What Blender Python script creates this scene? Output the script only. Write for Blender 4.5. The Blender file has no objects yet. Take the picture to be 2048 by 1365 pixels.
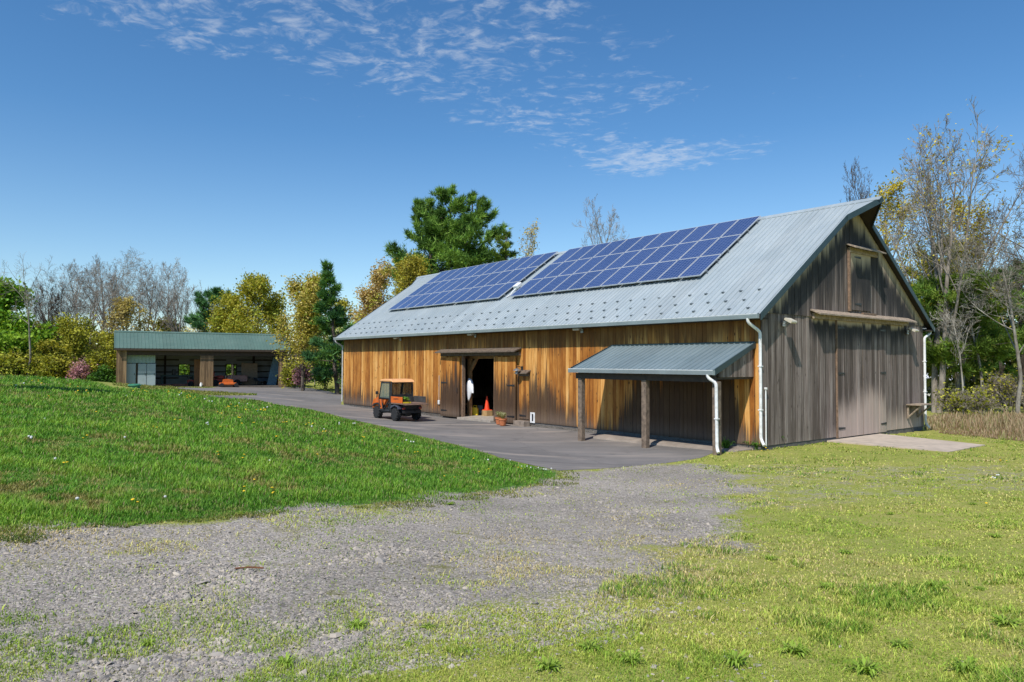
import bpy, math, random
import numpy as np
from mathutils import Vector, Matrix, Euler
from mathutils.geometry import delaunay_2d_cdt
PI = math.pi
random.seed(7)
RNG = np.random.default_rng(11)
sc = bpy.context.scene
COL = sc.collection

# ---------------------------------------------------------------- camera numbers
F_PX, PITCH, ROLL, CAM_Z = 1430.5927, 0.0303, 0.0034, 2.7
IW, IH = 2048.0, 1365.0
def ray(px, py):
    a, b = px - IW / 2, py - IH / 2
    r = -ROLL
    x = a * math.cos(r) - b * math.sin(r); y = a * math.sin(r) + b * math.cos(r)
    X, Z = x / F_PX, -y / F_PX
    c, s = math.cos(PITCH), math.sin(PITCH)
    return np.array([X, c - Z * s, s + Z * c])
# ---------------------------------------------------------------- barn frame: X = across (gable), Y = along (long wall)
BX, BY, BTH = 8.0343, 23.0328, 2.2491
BU = np.array([math.cos(BTH), math.sin(BTH)]); BV = np.array([BU[1], -BU[0]])
BL, BW, HE, HR, OV, GO = 30.187, 12.415, 4.277, 8.832, 0.511, 0.27
RS = (HR - HE) / (BW / 2 + OV)
def BP(v, u, z=0.0):
    p = np.array([BX, BY]) + BV * v + BU * u
    return np.array([p[0], p[1], z])
# shed frame: s along the front, t into the depth
SX, SY, SYAW, SL = -35.8, 65.0, 0.523, 15.0
SA = np.array([math.cos(SYAW), math.sin(SYAW)]); SB = np.array([-SA[1], SA[0]])
def SP(s, t, z=0.0):
    p = np.array([SX, SY]) + SA * s + SB * t
    return np.array([p[0], p[1], z])
def shed_at(px, py, t):
    q = ray(px, py); k = ((np.array([SX, SY]) @ SB) + t) / (q[:2] @ SB)
    P = np.array([0, 0, CAM_Z]) + k * q
    return (P[:2] - np.array([SX, SY])) @ SA, P[2]

# ---------------------------------------------------------------- terrain
CTRL = []
def cpx(px, py, z):
    q = ray(px, py); k = (z - CAM_Z) / q[2]
    CTRL.append((q[0] * k, q[1] * k, z))
def cw(x, y, z): CTRL.append((x, y, z))
def cb(v, u, z): p = BP(v, u); CTRL.append((p[0], p[1], z))
for v, u, z in ((0, 0, -.06), (0, 30, -.08), (12.4, 0, -.12), (12.4, 30, -.25), (6.5, -.2, -.07), (0, 15, -.11), (0, 8, -.11), (6, 15, -.3),
                (0, 22, -.1), (-2.4, .3, -.1), (-2.6, 5.5, -.2), (-3.5, 18, -.15), (-4, 10, -.2), (-4, 30, .05), (4, -4, -.06), (7.2, -4, -.06), (9, -6, -.05)):
    cb(v, u, z)
for x, y, z in ((0, 0, 1.05), (0, 4, .9), (-4, 4, 1.0), (4, 4, .88), (0, 10, .42), (0, 14, .15), (6, 10, .42), (10, 12, .38), (13, 20, .06),
                (-58, 75, 1.35), (-30, 82, .8), (-60, 100, 1.3), (0, 75, .2), (22, 80, -.5), (42, 50, -.5), (60, 60, -.7), (30, 20, .0), (26, 31, -.2),
                (0, 120, .3), (45, 120, -1.0), (-105, 70, 1.8), (0, -30, 2.2), (30, -20, 1.6), (-40, -20, 3.0), (-30, 20, 2.2), (0, -8, 1.4), (20, 0, 1.0)):
    cw(x, y, z)
for a in ((0, 1060, .97), (0, 900, 1.25), (0, 800, 1.6), (0, 752, 1.85), (300, 790, 1.25), (600, 1000, .7), (800, 900, .45), (1118, 945, -.08),
          (500, 795, .42), (700, 838, .06), (900, 885, -.05), (380, 788, .75), (100, 756, 1.7)):
    cpx(*a)
for s, t, z in ((0, 0, .40), (7, 0, .28), (15, 0, .12), (0, 7, .42), (15, 7, .1)):
    p = SP(s, t); cw(p[0], p[1], z)
_C = np.array(CTRL); _N = len(_C)
def _phi(r2): return np.sqrt(r2 + 9.0)
_A = np.zeros((_N + 3, _N + 3))
_d2 = ((_C[:, None, :2] - _C[None, :, :2]) ** 2).sum(-1)
_A[:_N, :_N] = _phi(_d2) - np.eye(_N) * 0.25
_A[:_N, _N] = 1; _A[:_N, _N + 1:] = _C[:, :2]; _A[_N:, :_N] = _A[:_N, _N:].T
_W = np.linalg.solve(_A, np.concatenate([_C[:, 2], np.zeros(3)]))
def terrain(x, y):
    x = np.atleast_1d(np.asarray(x, float)); y = np.atleast_1d(np.asarray(y, float))
    sh = x.shape; x = x.ravel(); y = y.ravel()
    xc, yc = np.clip(x, -110, 90), np.clip(y, -40, 135)
    out = np.empty(len(x))
    for i in range(0, len(x), 40000):
        a, b = xc[i:i + 40000], yc[i:i + 40000]
        d2 = (a[:, None] - _C[None, :, 0]) ** 2 + (b[:, None] - _C[None, :, 1]) ** 2
        out[i:i + 40000] = _phi(d2) @ _W[:_N] + _W[_N] + _W[_N + 1] * a + _W[_N + 2] * b
    return out.reshape(sh)
_GX0, _GY0, _GS = -115.0, -45.0, .5
_gxs, _gys = np.meshgrid(_GX0 + _GS * np.arange(420), _GY0 + _GS * np.arange(370)); _TG = terrain(_gxs, _gys)
def tfast(x, y):
    u = np.clip((np.asarray(x, float) - _GX0) / _GS, 0, 418.99); v = np.clip((np.asarray(y, float) - _GY0) / _GS, 0, 368.99); i = u.astype(int); j = v.astype(int); u = u - i; v = v - j
    return (_TG[j, i] * (1 - u) + _TG[j, i + 1] * u) * (1 - v) + (_TG[j + 1, i] * (1 - u) + _TG[j + 1, i + 1] * u) * v
def tz(x, y):
    u = min(max((x - _GX0) / _GS, 0), 418.99); v = min(max((y - _GY0) / _GS, 0), 368.99); i = int(u); j = int(v); u -= i; v -= j
    return float((_TG[j, i] * (1 - u) + _TG[j, i + 1] * u) * (1 - v) + (_TG[j + 1, i] * (1 - u) + _TG[j + 1, i + 1] * u) * v)
def gpt(px, py):
    """the ground point seen at a pixel of the photograph"""
    q = ray(px, py)
    if q[2] > -0.004: q = q.copy(); q[2] = -0.004
    lo = 1.0; k = 1.0; prev = 0.5
    while k < 220:
        P = q * k
        if CAM_Z + P[2] < tz(P[0], P[1]): break
        prev = k; k *= 1.03
    a, b = prev, k
    for _ in range(14):
        m = .5 * (a + b); P = q * m
        if CAM_Z + P[2] < tz(P[0], P[1]): b = m
        else: a = m
    P = q * b
    return np.array([P[0], P[1], tz(P[0], P[1])])
def poly_px(pts): return np.array([gpt(*p)[:2] for p in pts])
def inside(poly, x, y):
    c = np.zeros(x.shape, bool); n = len(poly); j = n - 1
    for i in range(n):
        xi, yi = poly[i]; xj, yj = poly[j]
        if yi != yj:
            c ^= ((yi > y) != (yj > y)) & (x < (xj - xi) * (y - yi) / (yj - yi) + xi)
        j = i
    return c
def sdist(poly, x, y):
    """signed distance, positive inside"""
    d = np.full(x.shape, 1e9); n = len(poly)
    for i in range(n):
        a = poly[i]; b = poly[(i + 1) % n]; e = b - a; L = e @ e + 1e-12
        t = np.clip(((x - a[0]) * e[0] + (y - a[1]) * e[1]) / L, 0, 1)
        d = np.minimum(d, np.hypot(x - a[0] - t * e[0], y - a[1] - t * e[1]))
    return np.where(inside(poly, x, y), d, -d)
def smooth(a, b, x):
    t = np.clip((x - a) / (b - a), 0, 1); return t * t * (3 - 2 * t)
# value noise on numpy arrays
_P = np.random.default_rng(5).random((256, 256))
def vnoise(x, y):
    xi = np.floor(x).astype(int); yi = np.floor(y).astype(int); fx = x - xi; fy = y - yi
    fx = fx * fx * (3 - 2 * fx); fy = fy * fy * (3 - 2 * fy)
    g = lambda a, b: _P[a & 255, b & 255]
    return (g(xi, yi) * (1 - fx) + g(xi + 1, yi) * fx) * (1 - fy) + (g(xi, yi + 1) * (1 - fx) + g(xi + 1, yi + 1) * fx) * fy
def fbm(x, y, o=4):
    s = 0; a = .5; t = 0
    for i in range(o):
        s = s + a * vnoise(x * 2 ** i + 17 * i, y * 2 ** i + 31 * i); t += a; a *= .5
    return s / t

# ---------------------------------------------------------------- zones on the ground (world polygons)
ASPH = poly_px([(1428, 906), (1400, 916), (1330, 927), (1240, 935), (1118, 942), (1060, 930), (1000, 916), (900, 887), (800, 862), (700, 839), (600, 816), (520, 801),
                (420, 794), (405, 791), (512, 791), (511, 788), (450, 785), (400, 783), (345, 777), (440, 774), (575, 774.5), (612, 776), (650, 782), (684, 790)])
_b = np.array([BP(-.02, BL + .4)[:2], BP(-.02, 0.15)[:2]])
ASPH = np.vstack([ASPH, _b])
GRAV = poly_px([(-80, 1064), (300, 1050), (600, 1026), (900, 1001), (1060, 976), (1125, 956), (1128, 942), (1330, 925), (1400, 934), (1445, 958), (1462, 1010),
                (1440, 1050), (1350, 1095), (1210, 1150), (1180, 1230), (1000, 1280), (700, 1318), (400, 1362), (-80, 1480)])
SPAR = poly_px([(1400, 932), (1600, 926), (2150, 935), (2150, 975), (1750, 1000), (1540, 1030), (1500, 1090), (1560, 1150), (1420, 1230), (1200, 1300), (600, 1380), (-100, 1520),
                (-100, 1450), (700, 1290), (1150, 1190), (1340, 1080), (1430, 1000)])
_l = poly_px([(-400, 1078), (300, 1049), (600, 1023), (900, 998), (1060, 974), (1120, 953), (1119, 943), (1060, 930), (1000, 916), (900, 887), (800, 862), (700, 839),
              (600, 816), (520, 800), (420, 793), (345, 779), (230, 776)])
LAWN = np.vstack([_l, [[-44, 66], [-62, 62], [-70, 30], [-30, 5], [-14, 5.5]]])
TONG = poly_px([(345, 777), (400, 783), (450, 785), (511, 788), (512, 791), (405, 791), (380, 789)])
TALL = poly_px([(1860, 856), (1920, 868), (2000, 878), (2200, 890), (2260, 838), (2100, 834), (1990, 832), (1870, 835)])
PADV = (3.98, 8.1, -4.0)   # v0, v1, u of the outer edge
def barn_local(x, y):
    dx, dy = x - BX, y - BY
    return dx * BV[0] + dy * BV[1], dx * BU[0] + dy * BU[1]
def in_barn(x, y, m=0.0):
    v, u = barn_local(x, y); return (v > -m) & (v < BW + m) & (u > -m) & (u < BL + m)
def in_pad(x, y, m=0.0):
    v, u = barn_local(x, y); return (v > PADV[0] - m) & (v < PADV[1] + m) & (u > PADV[2] - m) & (u < .2)

# ---------------------------------------------------------------- node helpers
def N(nt, typ, ins=None, out=0, **props):
    n = nt.nodes.new(typ)
    for k, v in props.items(): setattr(n, k, v)
    for k, v in (ins or {}).items():
        s = n.inputs[k]
        if isinstance(v, bpy.types.NodeSocket): nt.links.new(v, s)
        else: s.default_value = v
    return n.outputs[out] if out is not None else n
def MA(nt, op, a, b=0.0, c=0.0, clamp=False):
    return N(nt, 'ShaderNodeMath', {0: a, 1: b, 2: c}, operation=op, use_clamp=clamp)
def MIX(nt, f, a, b, blend='MIX'):
    n = N(nt, 'ShaderNodeMix', {0: f, 6: a, 7: b}, out=None, data_type='RGBA', blend_type=blend)
    return n.outputs[2]
def SM(nt, x, a, b):
    return N(nt, 'ShaderNodeMapRange', {'Value': x, 'From Min': a, 'From Max': b, 'To Min': 0.0, 'To Max': 1.0}, interpolation_type='SMOOTHSTEP')
def NOISE(nt, vec, scale, detail=3.0, rough=.55, out='Fac'):
    n = N(nt, 'ShaderNodeTexNoise', {'Vector': vec, 'Scale': scale, 'Detail': detail, 'Roughness': rough}, out=None)
    return n.outputs[out]
def MAPV(nt, vec, scale=(1, 1, 1), loc=(0, 0, 0)):
    return N(nt, 'ShaderNodeMapping', {'Vector': vec, 'Scale': scale, 'Location': loc})
def RAMP(nt, f, stops):
    n = N(nt, 'ShaderNodeValToRGB', {'Fac': f}, out=None)
    cr = n.color_ramp
    while len(cr.elements) < len(stops): cr.elements.new(0.5)
    for e, (p, c) in zip(cr.elements, stops):
        e.position = p; e.color = (*c, 1) if len(c) == 3 else c
    return n.outputs['Color']
def C4(c): return (c[0], c[1], c[2], 1.0)
def new_mat(name):
    m = bpy.data.materials.new(name); m.use_nodes = True
    nt = m.node_tree; nt.nodes.clear()
    out = nt.nodes.new('ShaderNodeOutputMaterial')
    return m, nt, out
def OBJC(nt): return N(nt, 'ShaderNodeTexCoord', out='Object')
def BUMP(nt, h, strength=.3, dist=.02):
    return N(nt, 'ShaderNodeBump', {'Height': h, 'Strength': strength, 'Distance': dist})
def PBSDF(nt, out, color, rough=.6, metal=0.0, normal=None, **kw):
    ins = {'Base Color': color, 'Roughness': rough, 'Metallic': metal}
    if normal is not None: ins['Normal'] = normal
    ins.update(kw)
    b = N(nt, 'ShaderNodeBsdfPrincipled', ins)
    nt.links.new(b, out.inputs['Surface']); return b
_MC = {}
def plain(name, color, rough=.6, metal=0.0, var=.25, scale=6.0, bump=.0, dirt=None, **kw):
    """painted or plain surface with uneven tint, and dirt gathered in noise patches"""
    if name in _MC: return _MC[name]
    m, nt, out = new_mat(name); co = OBJC(nt)
    n1 = NOISE(nt, co, scale, 5.0, .6)
    f = N(nt, 'ShaderNodeMapRange', {'Value': n1, 'From Min': .3, 'From Max': .7, 'To Min': 1 - var, 'To Max': 1 + var})
    c = MIX(nt, 1.0, C4(color), N(nt, 'ShaderNodeCombineColor', {0: f, 1: f, 2: f}), 'MULTIPLY')
    if dirt:
        n2 = NOISE(nt, co, scale * 2.3, 6.0, .65)
        c = MIX(nt, MA(nt, 'MULTIPLY', SM(nt, n2, .45, .72), .75), c, C4(dirt))
    r = N(nt, 'ShaderNodeMapRange', {'Value': n1, 'From Min': .3, 'From Max': .7, 'To Min': max(.05, rough - .1), 'To Max': min(1, rough + .1)})
    nrm = BUMP(nt, NOISE(nt, co, scale * 6, 4.0), bump, .01) if bump else None
    PBSDF(nt, out, c, r, metal, nrm, **kw)
    _MC[name] = m; return m

# ---------------------------------------------------------------- mesh helpers
class MB:
    def __init__(s): s.v = []; s.f = []; s.m = []; s.a = []; s.cur = (0, 0, 0, 1); s.mi = 0
    def add(s, vs, fs):
        o = len(s.v); s.v += [tuple(map(float, p)) for p in vs]; s.a += [s.cur] * len(vs)
        s.f += [tuple(i + o for i in f) for f in fs]; s.m += [s.mi] * len(fs); return s
    def box(s, x0, x1, y0, y1, z0, z1, M=None):
        vs = [(x, y, z) for z in (z0, z1) for y in (y0, y1) for x in (x0, x1)]
        if M is not None: vs = [tuple(M @ Vector(p)) for p in vs]
        return s.add(vs, [(0, 2, 3, 1), (4, 5, 7, 6), (0, 1, 5, 4), (2, 6, 7, 3), (0, 4, 6, 2), (1, 3, 7, 5)])
    def cbox(s, x0, x1, y0, y1, z0, z1, c=.02, M=None):
        """a box with chamfered edges"""
        vs = []; fs = []
        X = (x0, x1); Y = (y0, y1); Z = (z0, z1)
        idx = {}
        for i in (0, 1):
            for j in (0, 1):
                for k in (0, 1):
                    sx, sy, sz = (1 - 2 * i) * c, (1 - 2 * j) * c, (1 - 2 * k) * c
                    for a, p in enumerate(((X[i], Y[j] + sy, Z[k] + sz), (X[i] + sx, Y[j], Z[k] + sz), (X[i] + sx, Y[j] + sy, Z[k]))):
                        idx[i, j, k, a] = len(vs); vs.append(p)
        I = lambda i, j, k, a: idx[i, j, k, a]
        for i in (0, 1): fs.append((I(i, 0, 0, 0), I(i, 1, 0, 0), I(i, 1, 1, 0), I(i, 0, 1, 0)))
        for j in (0, 1): fs.append((I(0, j, 0, 1), I(1, j, 0, 1), I(1, j, 1, 1), I(0, j, 1, 1)))
        for k in (0, 1): fs.append((I(0, 0, k, 2), I(1, 0, k, 2), I(1, 1, k, 2), I(0, 1, k, 2)))
        for i in (0, 1):
            for j in (0, 1): fs.append((I(i, j, 0, 0), I(i, j, 1, 0), I(i, j, 1, 1), I(i, j, 0, 1)))
            for k in (0, 1): fs.append((I(i, 0, k, 0), I(i, 1, k, 0), I(i, 1, k, 2), I(i, 0, k, 2)))
        for j in (0, 1):
            for k in (0, 1): fs.append((I(0, j, k, 1), I(1, j, k, 1), I(1, j, k, 2), I(0, j, k, 2)))
        for i in (0, 1):
            for j in (0, 1):
                for k in (0, 1): fs.append((I(i, j, k, 0), I(i, j, k, 1), I(i, j, k, 2)))
        if M is not None: vs = [tuple(M @ Vector(p)) for p in vs]
        return s.add(vs, fs)
    def tube(s, pts, r, n=8, caps=True):
        pts = [Vector(p) for p in pts]; rs = r if isinstance(r, (list, tuple)) else [r] * len(pts)
        vs = []; fs = []; up = None
        for i, p in enumerate(pts):
            d = (pts[min(i + 1, len(pts) - 1)] - pts[max(i - 1, 0)]).normalized()
            if up is None: up = Vector((0, 0, 1)) if abs(d.z) < .9 else Vector((1, 0, 0))
            a = d.cross(up).normalized(); b = a.cross(d).normalized(); up = b
            for k in range(n):
                t = 2 * PI * k / n; vs.append(p + (a * math.cos(t) + b * math.sin(t)) * rs[i])
        for i in range(len(pts) - 1):
            for k in range(n):
                fs.append((i * n + k, i * n + (k + 1) % n, (i + 1) * n + (k + 1) % n, (i + 1) * n + k))
        if caps: fs.append(tuple(range(n))[::-1]); fs.append(tuple((len(pts) - 1) * n + k for k in range(n)))
        return s.add(vs, fs)
    def lathe(s, prof, n=20, M=None, axis='z'):
        vs = []; fs = []
        for (r, h) in prof:
            for k in range(n):
                t = 2 * PI * k / n; c, q = r * math.cos(t), r * math.sin(t)
                vs.append((c, q, h) if axis == 'z' else (c, h, q))
        for i in range(len(prof) - 1):
            for k in range(n): fs.append((i * n + k, i * n + (k + 1) % n, (i + 1) * n + (k + 1) % n, (i + 1) * n + k))
        if prof[0][0] > 1e-4: fs.append(tuple(range(n))[::-1])
        if prof[-1][0] > 1e-4: fs.append(tuple((len(prof) - 1) * n + k for k in range(n)))
        if M is not None: vs = [tuple(M @ Vector(p)) for p in vs]
        return s.add(vs, fs)
    def prism(s, poly, a0, a1, axis='x'):
        """a polygon in the two other axes, extruded along one axis"""
        n = len(poly)
        def P(a, p): return {'x': (a, p[0], p[1]), 'y': (p[0], a, p[1]), 'z': (p[0], p[1], a)}[axis]
        vs = [P(a0, p) for p in poly] + [P(a1, p) for p in poly]
        fs = [tuple(range(n))[::-1], tuple(range(n, 2 * n))] + [(i, (i + 1) % n, n + (i + 1) % n, n + i) for i in range(n)]
        return s.add(vs, fs)
    def build(s, name, mats, parent=None, smooth=False, attr=False):
        me = bpy.data.meshes.new(name)
        me.from_pydata(s.v, [], s.f)
        for m in (mats if isinstance(mats, (list, tuple)) else [mats]): me.materials.append(m)
        me.polygons.foreach_set('material_index', s.m)
        if attr:
            at = me.attributes.new('dat', 'FLOAT_COLOR', 'POINT')
            at.data.foreach_set('color', np.array(s.a, dtype=np.float32).ravel())
        import bmesh
        bm = bmesh.new(); bm.from_mesh(me); bmesh.ops.recalc_face_normals(bm, faces=bm.faces[:]); bm.to_mesh(me); bm.free()
        if smooth:
            me.polygons.foreach_set('use_smooth', [True] * len(me.polygons))
            try: me.set_sharp_from_angle(angle=math.radians(35))
            except Exception: pass
        me.update()
        o = bpy.data.objects.new(name, me); COL.objects.link(o)
        if parent is not None: o.parent = parent
        return o
def np_mesh(name, V, Fc, mats, parent=None, col=None, mi=None, smooth=False):
    V = np.ascontiguousarray(V, dtype=np.float32); Fc = np.ascontiguousarray(Fc, dtype=np.int32)
    me = bpy.data.meshes.new(name); k = Fc.shape[1]; nf = len(Fc)
    me.vertices.add(len(V)); me.vertices.foreach_set('co', V.ravel())
    me.loops.add(nf * k); me.loops.foreach_set('vertex_index', Fc.ravel())
    me.polygons.add(nf); me.polygons.foreach_set('loop_start', np.arange(nf, dtype=np.int32) * k)
    try: me.polygons.foreach_set('loop_total', np.full(nf, k, dtype=np.int32))
    except Exception: pass
    for m in (mats if isinstance(mats, (list, tuple)) else [mats]): me.materials.append(m)
    if mi is not None: me.polygons.foreach_set('material_index', np.asarray(mi, dtype=np.int32))
    me.polygons.foreach_set('use_smooth', np.full(nf, smooth, dtype=bool))
    if col is not None:
        at = me.attributes.new('col', 'FLOAT_COLOR', 'POINT')
        c = np.ones((len(V), 4), np.float32); c[:, :3] = col; at.data.foreach_set('color', c.ravel())
    me.update(calc_edges=True); me.validate()
    o = bpy.data.objects.new(name, me); COL.objects.link(o)
    if parent is not None: o.parent = parent
    return o
def tag(o, label=None, cat=None, group=None, kind=None):
    if label: o['label'] = label
    if cat: o['category'] = cat
    if group: o['group'] = group
    if kind: o['kind'] = kind
    return o
def empty(name, loc=(0, 0, 0), rz=0.0, label=None, cat=None, group=None):
    o = bpy.data.objects.new(name, None); COL.objects.link(o); o.empty_display_size = .2
    o.location = tuple(float(c) for c in loc); o.rotation_euler = (0, 0, rz)
    return tag(o, label, cat, group)
def copy_tree(o, parent=None):
    c = o.copy(); COL.objects.link(c); c.parent = parent
    for ch in list(o.children): copy_tree(ch, c)
    return c
def RZ(a): return Matrix.Rotation(a, 4, 'Z')
def TR(x, y, z): return Matrix.Translation((x, y, z))
# ================================================================ world, sun, camera
SUN_D = Vector((*(BU * .41 + BV * 1.0), -1.35)).normalized()
SUN_EL = math.asin(-SUN_D.z)
w = bpy.data.worlds.new("World"); sc.world = w; w.use_nodes = True
nt = w.node_tree; nt.nodes.clear()
wo = nt.nodes.new('ShaderNodeOutputWorld')
sky = nt.nodes.new('ShaderNodeTexSky'); sky.sky_type = 'NISHITA'; sky.sun_disc = False
sky.sun_elevation = SUN_EL; sky.sun_rotation = math.atan2(-SUN_D.x, -SUN_D.y)
sky.air_density = 1.0; sky.dust_density = .1; sky.ozone_density = 1.5; sky.altitude = 100
dirv = N(nt, 'ShaderNodeTexCoord', out='Generated')
sep = N(nt, 'ShaderNodeSeparateXYZ', {0: dirv}, out=None)
zc = MA(nt, 'MAXIMUM', sep.outputs[2], .03)
cx_ = MA(nt, 'DIVIDE', sep.outputs[0], zc); cy_ = MA(nt, 'DIVIDE', sep.outputs[1], zc)
cp = N(nt, 'ShaderNodeCombineXYZ', {0: cx_, 1: cy_, 2: 0.0})
warp = N(nt, 'ShaderNodeVectorMath', {0: cp, 1: N(nt, 'ShaderNodeVectorMath', {0: NOISE(nt, cp, 3.0, 3.0, .6, 'Color'), 1: (.22, .22, 0)}, operation='MULTIPLY')}, operation='ADD')
# rotated and stretched: rows of small puffs
rot = N(nt, 'ShaderNodeMapping', {'Vector': warp, 'Rotation': (0, 0, .5), 'Scale': (1.0, 1.15, 1.0)})
puff = NOISE(nt, rot, 11.5, 5.0, .62)
fine = NOISE(nt, rot, 22.0, 4.0, .65)
big = NOISE(nt, cp, 1.6, 2.0, .5)
blobs = None
for bx, by, rad, amp in ((-.45, 2.1, .55, 1.0), (-.05, 2.05, .42, 1.0), (-.95, 2.05, .34, .95), (-1.2, 1.95, .25, .9), (-.6, 2.3, .3, .9), (.25, 2.25, .4, .85), (-.25, 2.45, .45, .95), (.1, 2.8, .5, .95), (.4, 2.6, .4, .92),
                         (.7, 3.5, .42, 1.15), (.35, 3.2, .4, .92), (1.0, 3.3, .32, .95), (1.1, 2.5, .4, .5), (1.55, 2.7, .35, .45), (-.6, 2.7, .4, .7), (-1.5, 4.6, .4, .35)):
    d = N(nt, 'ShaderNodeVectorMath', {0: cp, 1: (bx, by, 0)}, out=1, operation='DISTANCE')
    g = MA(nt, 'MULTIPLY', SM(nt, d, rad * 1.6, rad * .3), amp)
    blobs = g if blobs is None else MA(nt, 'MAXIMUM', blobs, g)
dens = MA(nt, 'ADD', MA(nt, 'MULTIPLY', puff, .8), MA(nt, 'MULTIPLY', fine, .3))
dens = MA(nt, 'ADD', dens, MA(nt, 'MULTIPLY', big, .34))
thr = MA(nt, 'SUBTRACT', dens, MA(nt, 'SUBTRACT', 1.05, MA(nt, 'MULTIPLY', blobs, .40)))
cl = MA(nt, 'MULTIPLY', SM(nt, thr, .0, .30), .44)
skc = MIX(nt, 1.0, N(nt, 'ShaderNodeHueSaturation', {'Hue': .498, 'Saturation': N(nt, 'ShaderNodeMapRange', {'Value': sep.outputs[2], 'From Min': .0, 'From Max': .3, 'To Min': 1.0, 'To Max': 1.24}), 'Value': 1.0, 'Color': sky.outputs[0]}), (.91, 1.05, 1.15, 1), 'MULTIPLY')
skc = MIX(nt, cl, skc, (6.2, 6.6, 7.1, 1))
bg = N(nt, 'ShaderNodeBackground', {'Color': skc, 'Strength': .122})
nt.links.new(bg, wo.inputs['Surface'])
sl = bpy.data.lights.new('sun', 'SUN'); sl.energy = 5.0; sl.angle = math.radians(.5); sl.color = (1.0, .95, .87)
so = bpy.data.objects.new('sun', sl); COL.objects.link(so); so.location = (0, -20, 40)
so.rotation_euler = SUN_D.to_track_quat('-Z', 'Y').to_euler()
cd = bpy.data.cameras.new('camera'); cam = bpy.data.objects.new('camera', cd); COL.objects.link(cam)
cd.sensor_width = 36; cd.lens = F_PX / IW * 36; cd.clip_end = 2000; cd.clip_start = .05
fwd = Vector((0, math.cos(PITCH), math.sin(PITCH))); up0 = Vector((0, -math.sin(PITCH), math.cos(PITCH))); rt0 = Vector((1, 0, 0))
# image axes turned by ROLL (image y points down)
rt = rt0 * math.cos(ROLL) + up0 * math.sin(ROLL); up = up0 * math.cos(ROLL) - rt0 * math.sin(ROLL)
Mc = Matrix((rt, up, -fwd)).transposed().to_4x4(); Mc.translation = (0, 0, CAM_Z)
cam.matrix_world = Mc
sc.camera = cam
sc.view_settings.view_transform = 'Standard'; sc.view_settings.look = 'None'; sc.view_settings.exposure = 0
sc.render.engine = 'CYCLES'
sc.cycles.max_bounces = 6; sc.cycles.diffuse_bounces = 3; sc.cycles.glossy_bounces = 3; sc.cycles.transparent_max_bounces = 8; sc.cycles.transmission_bounces = 4

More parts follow.
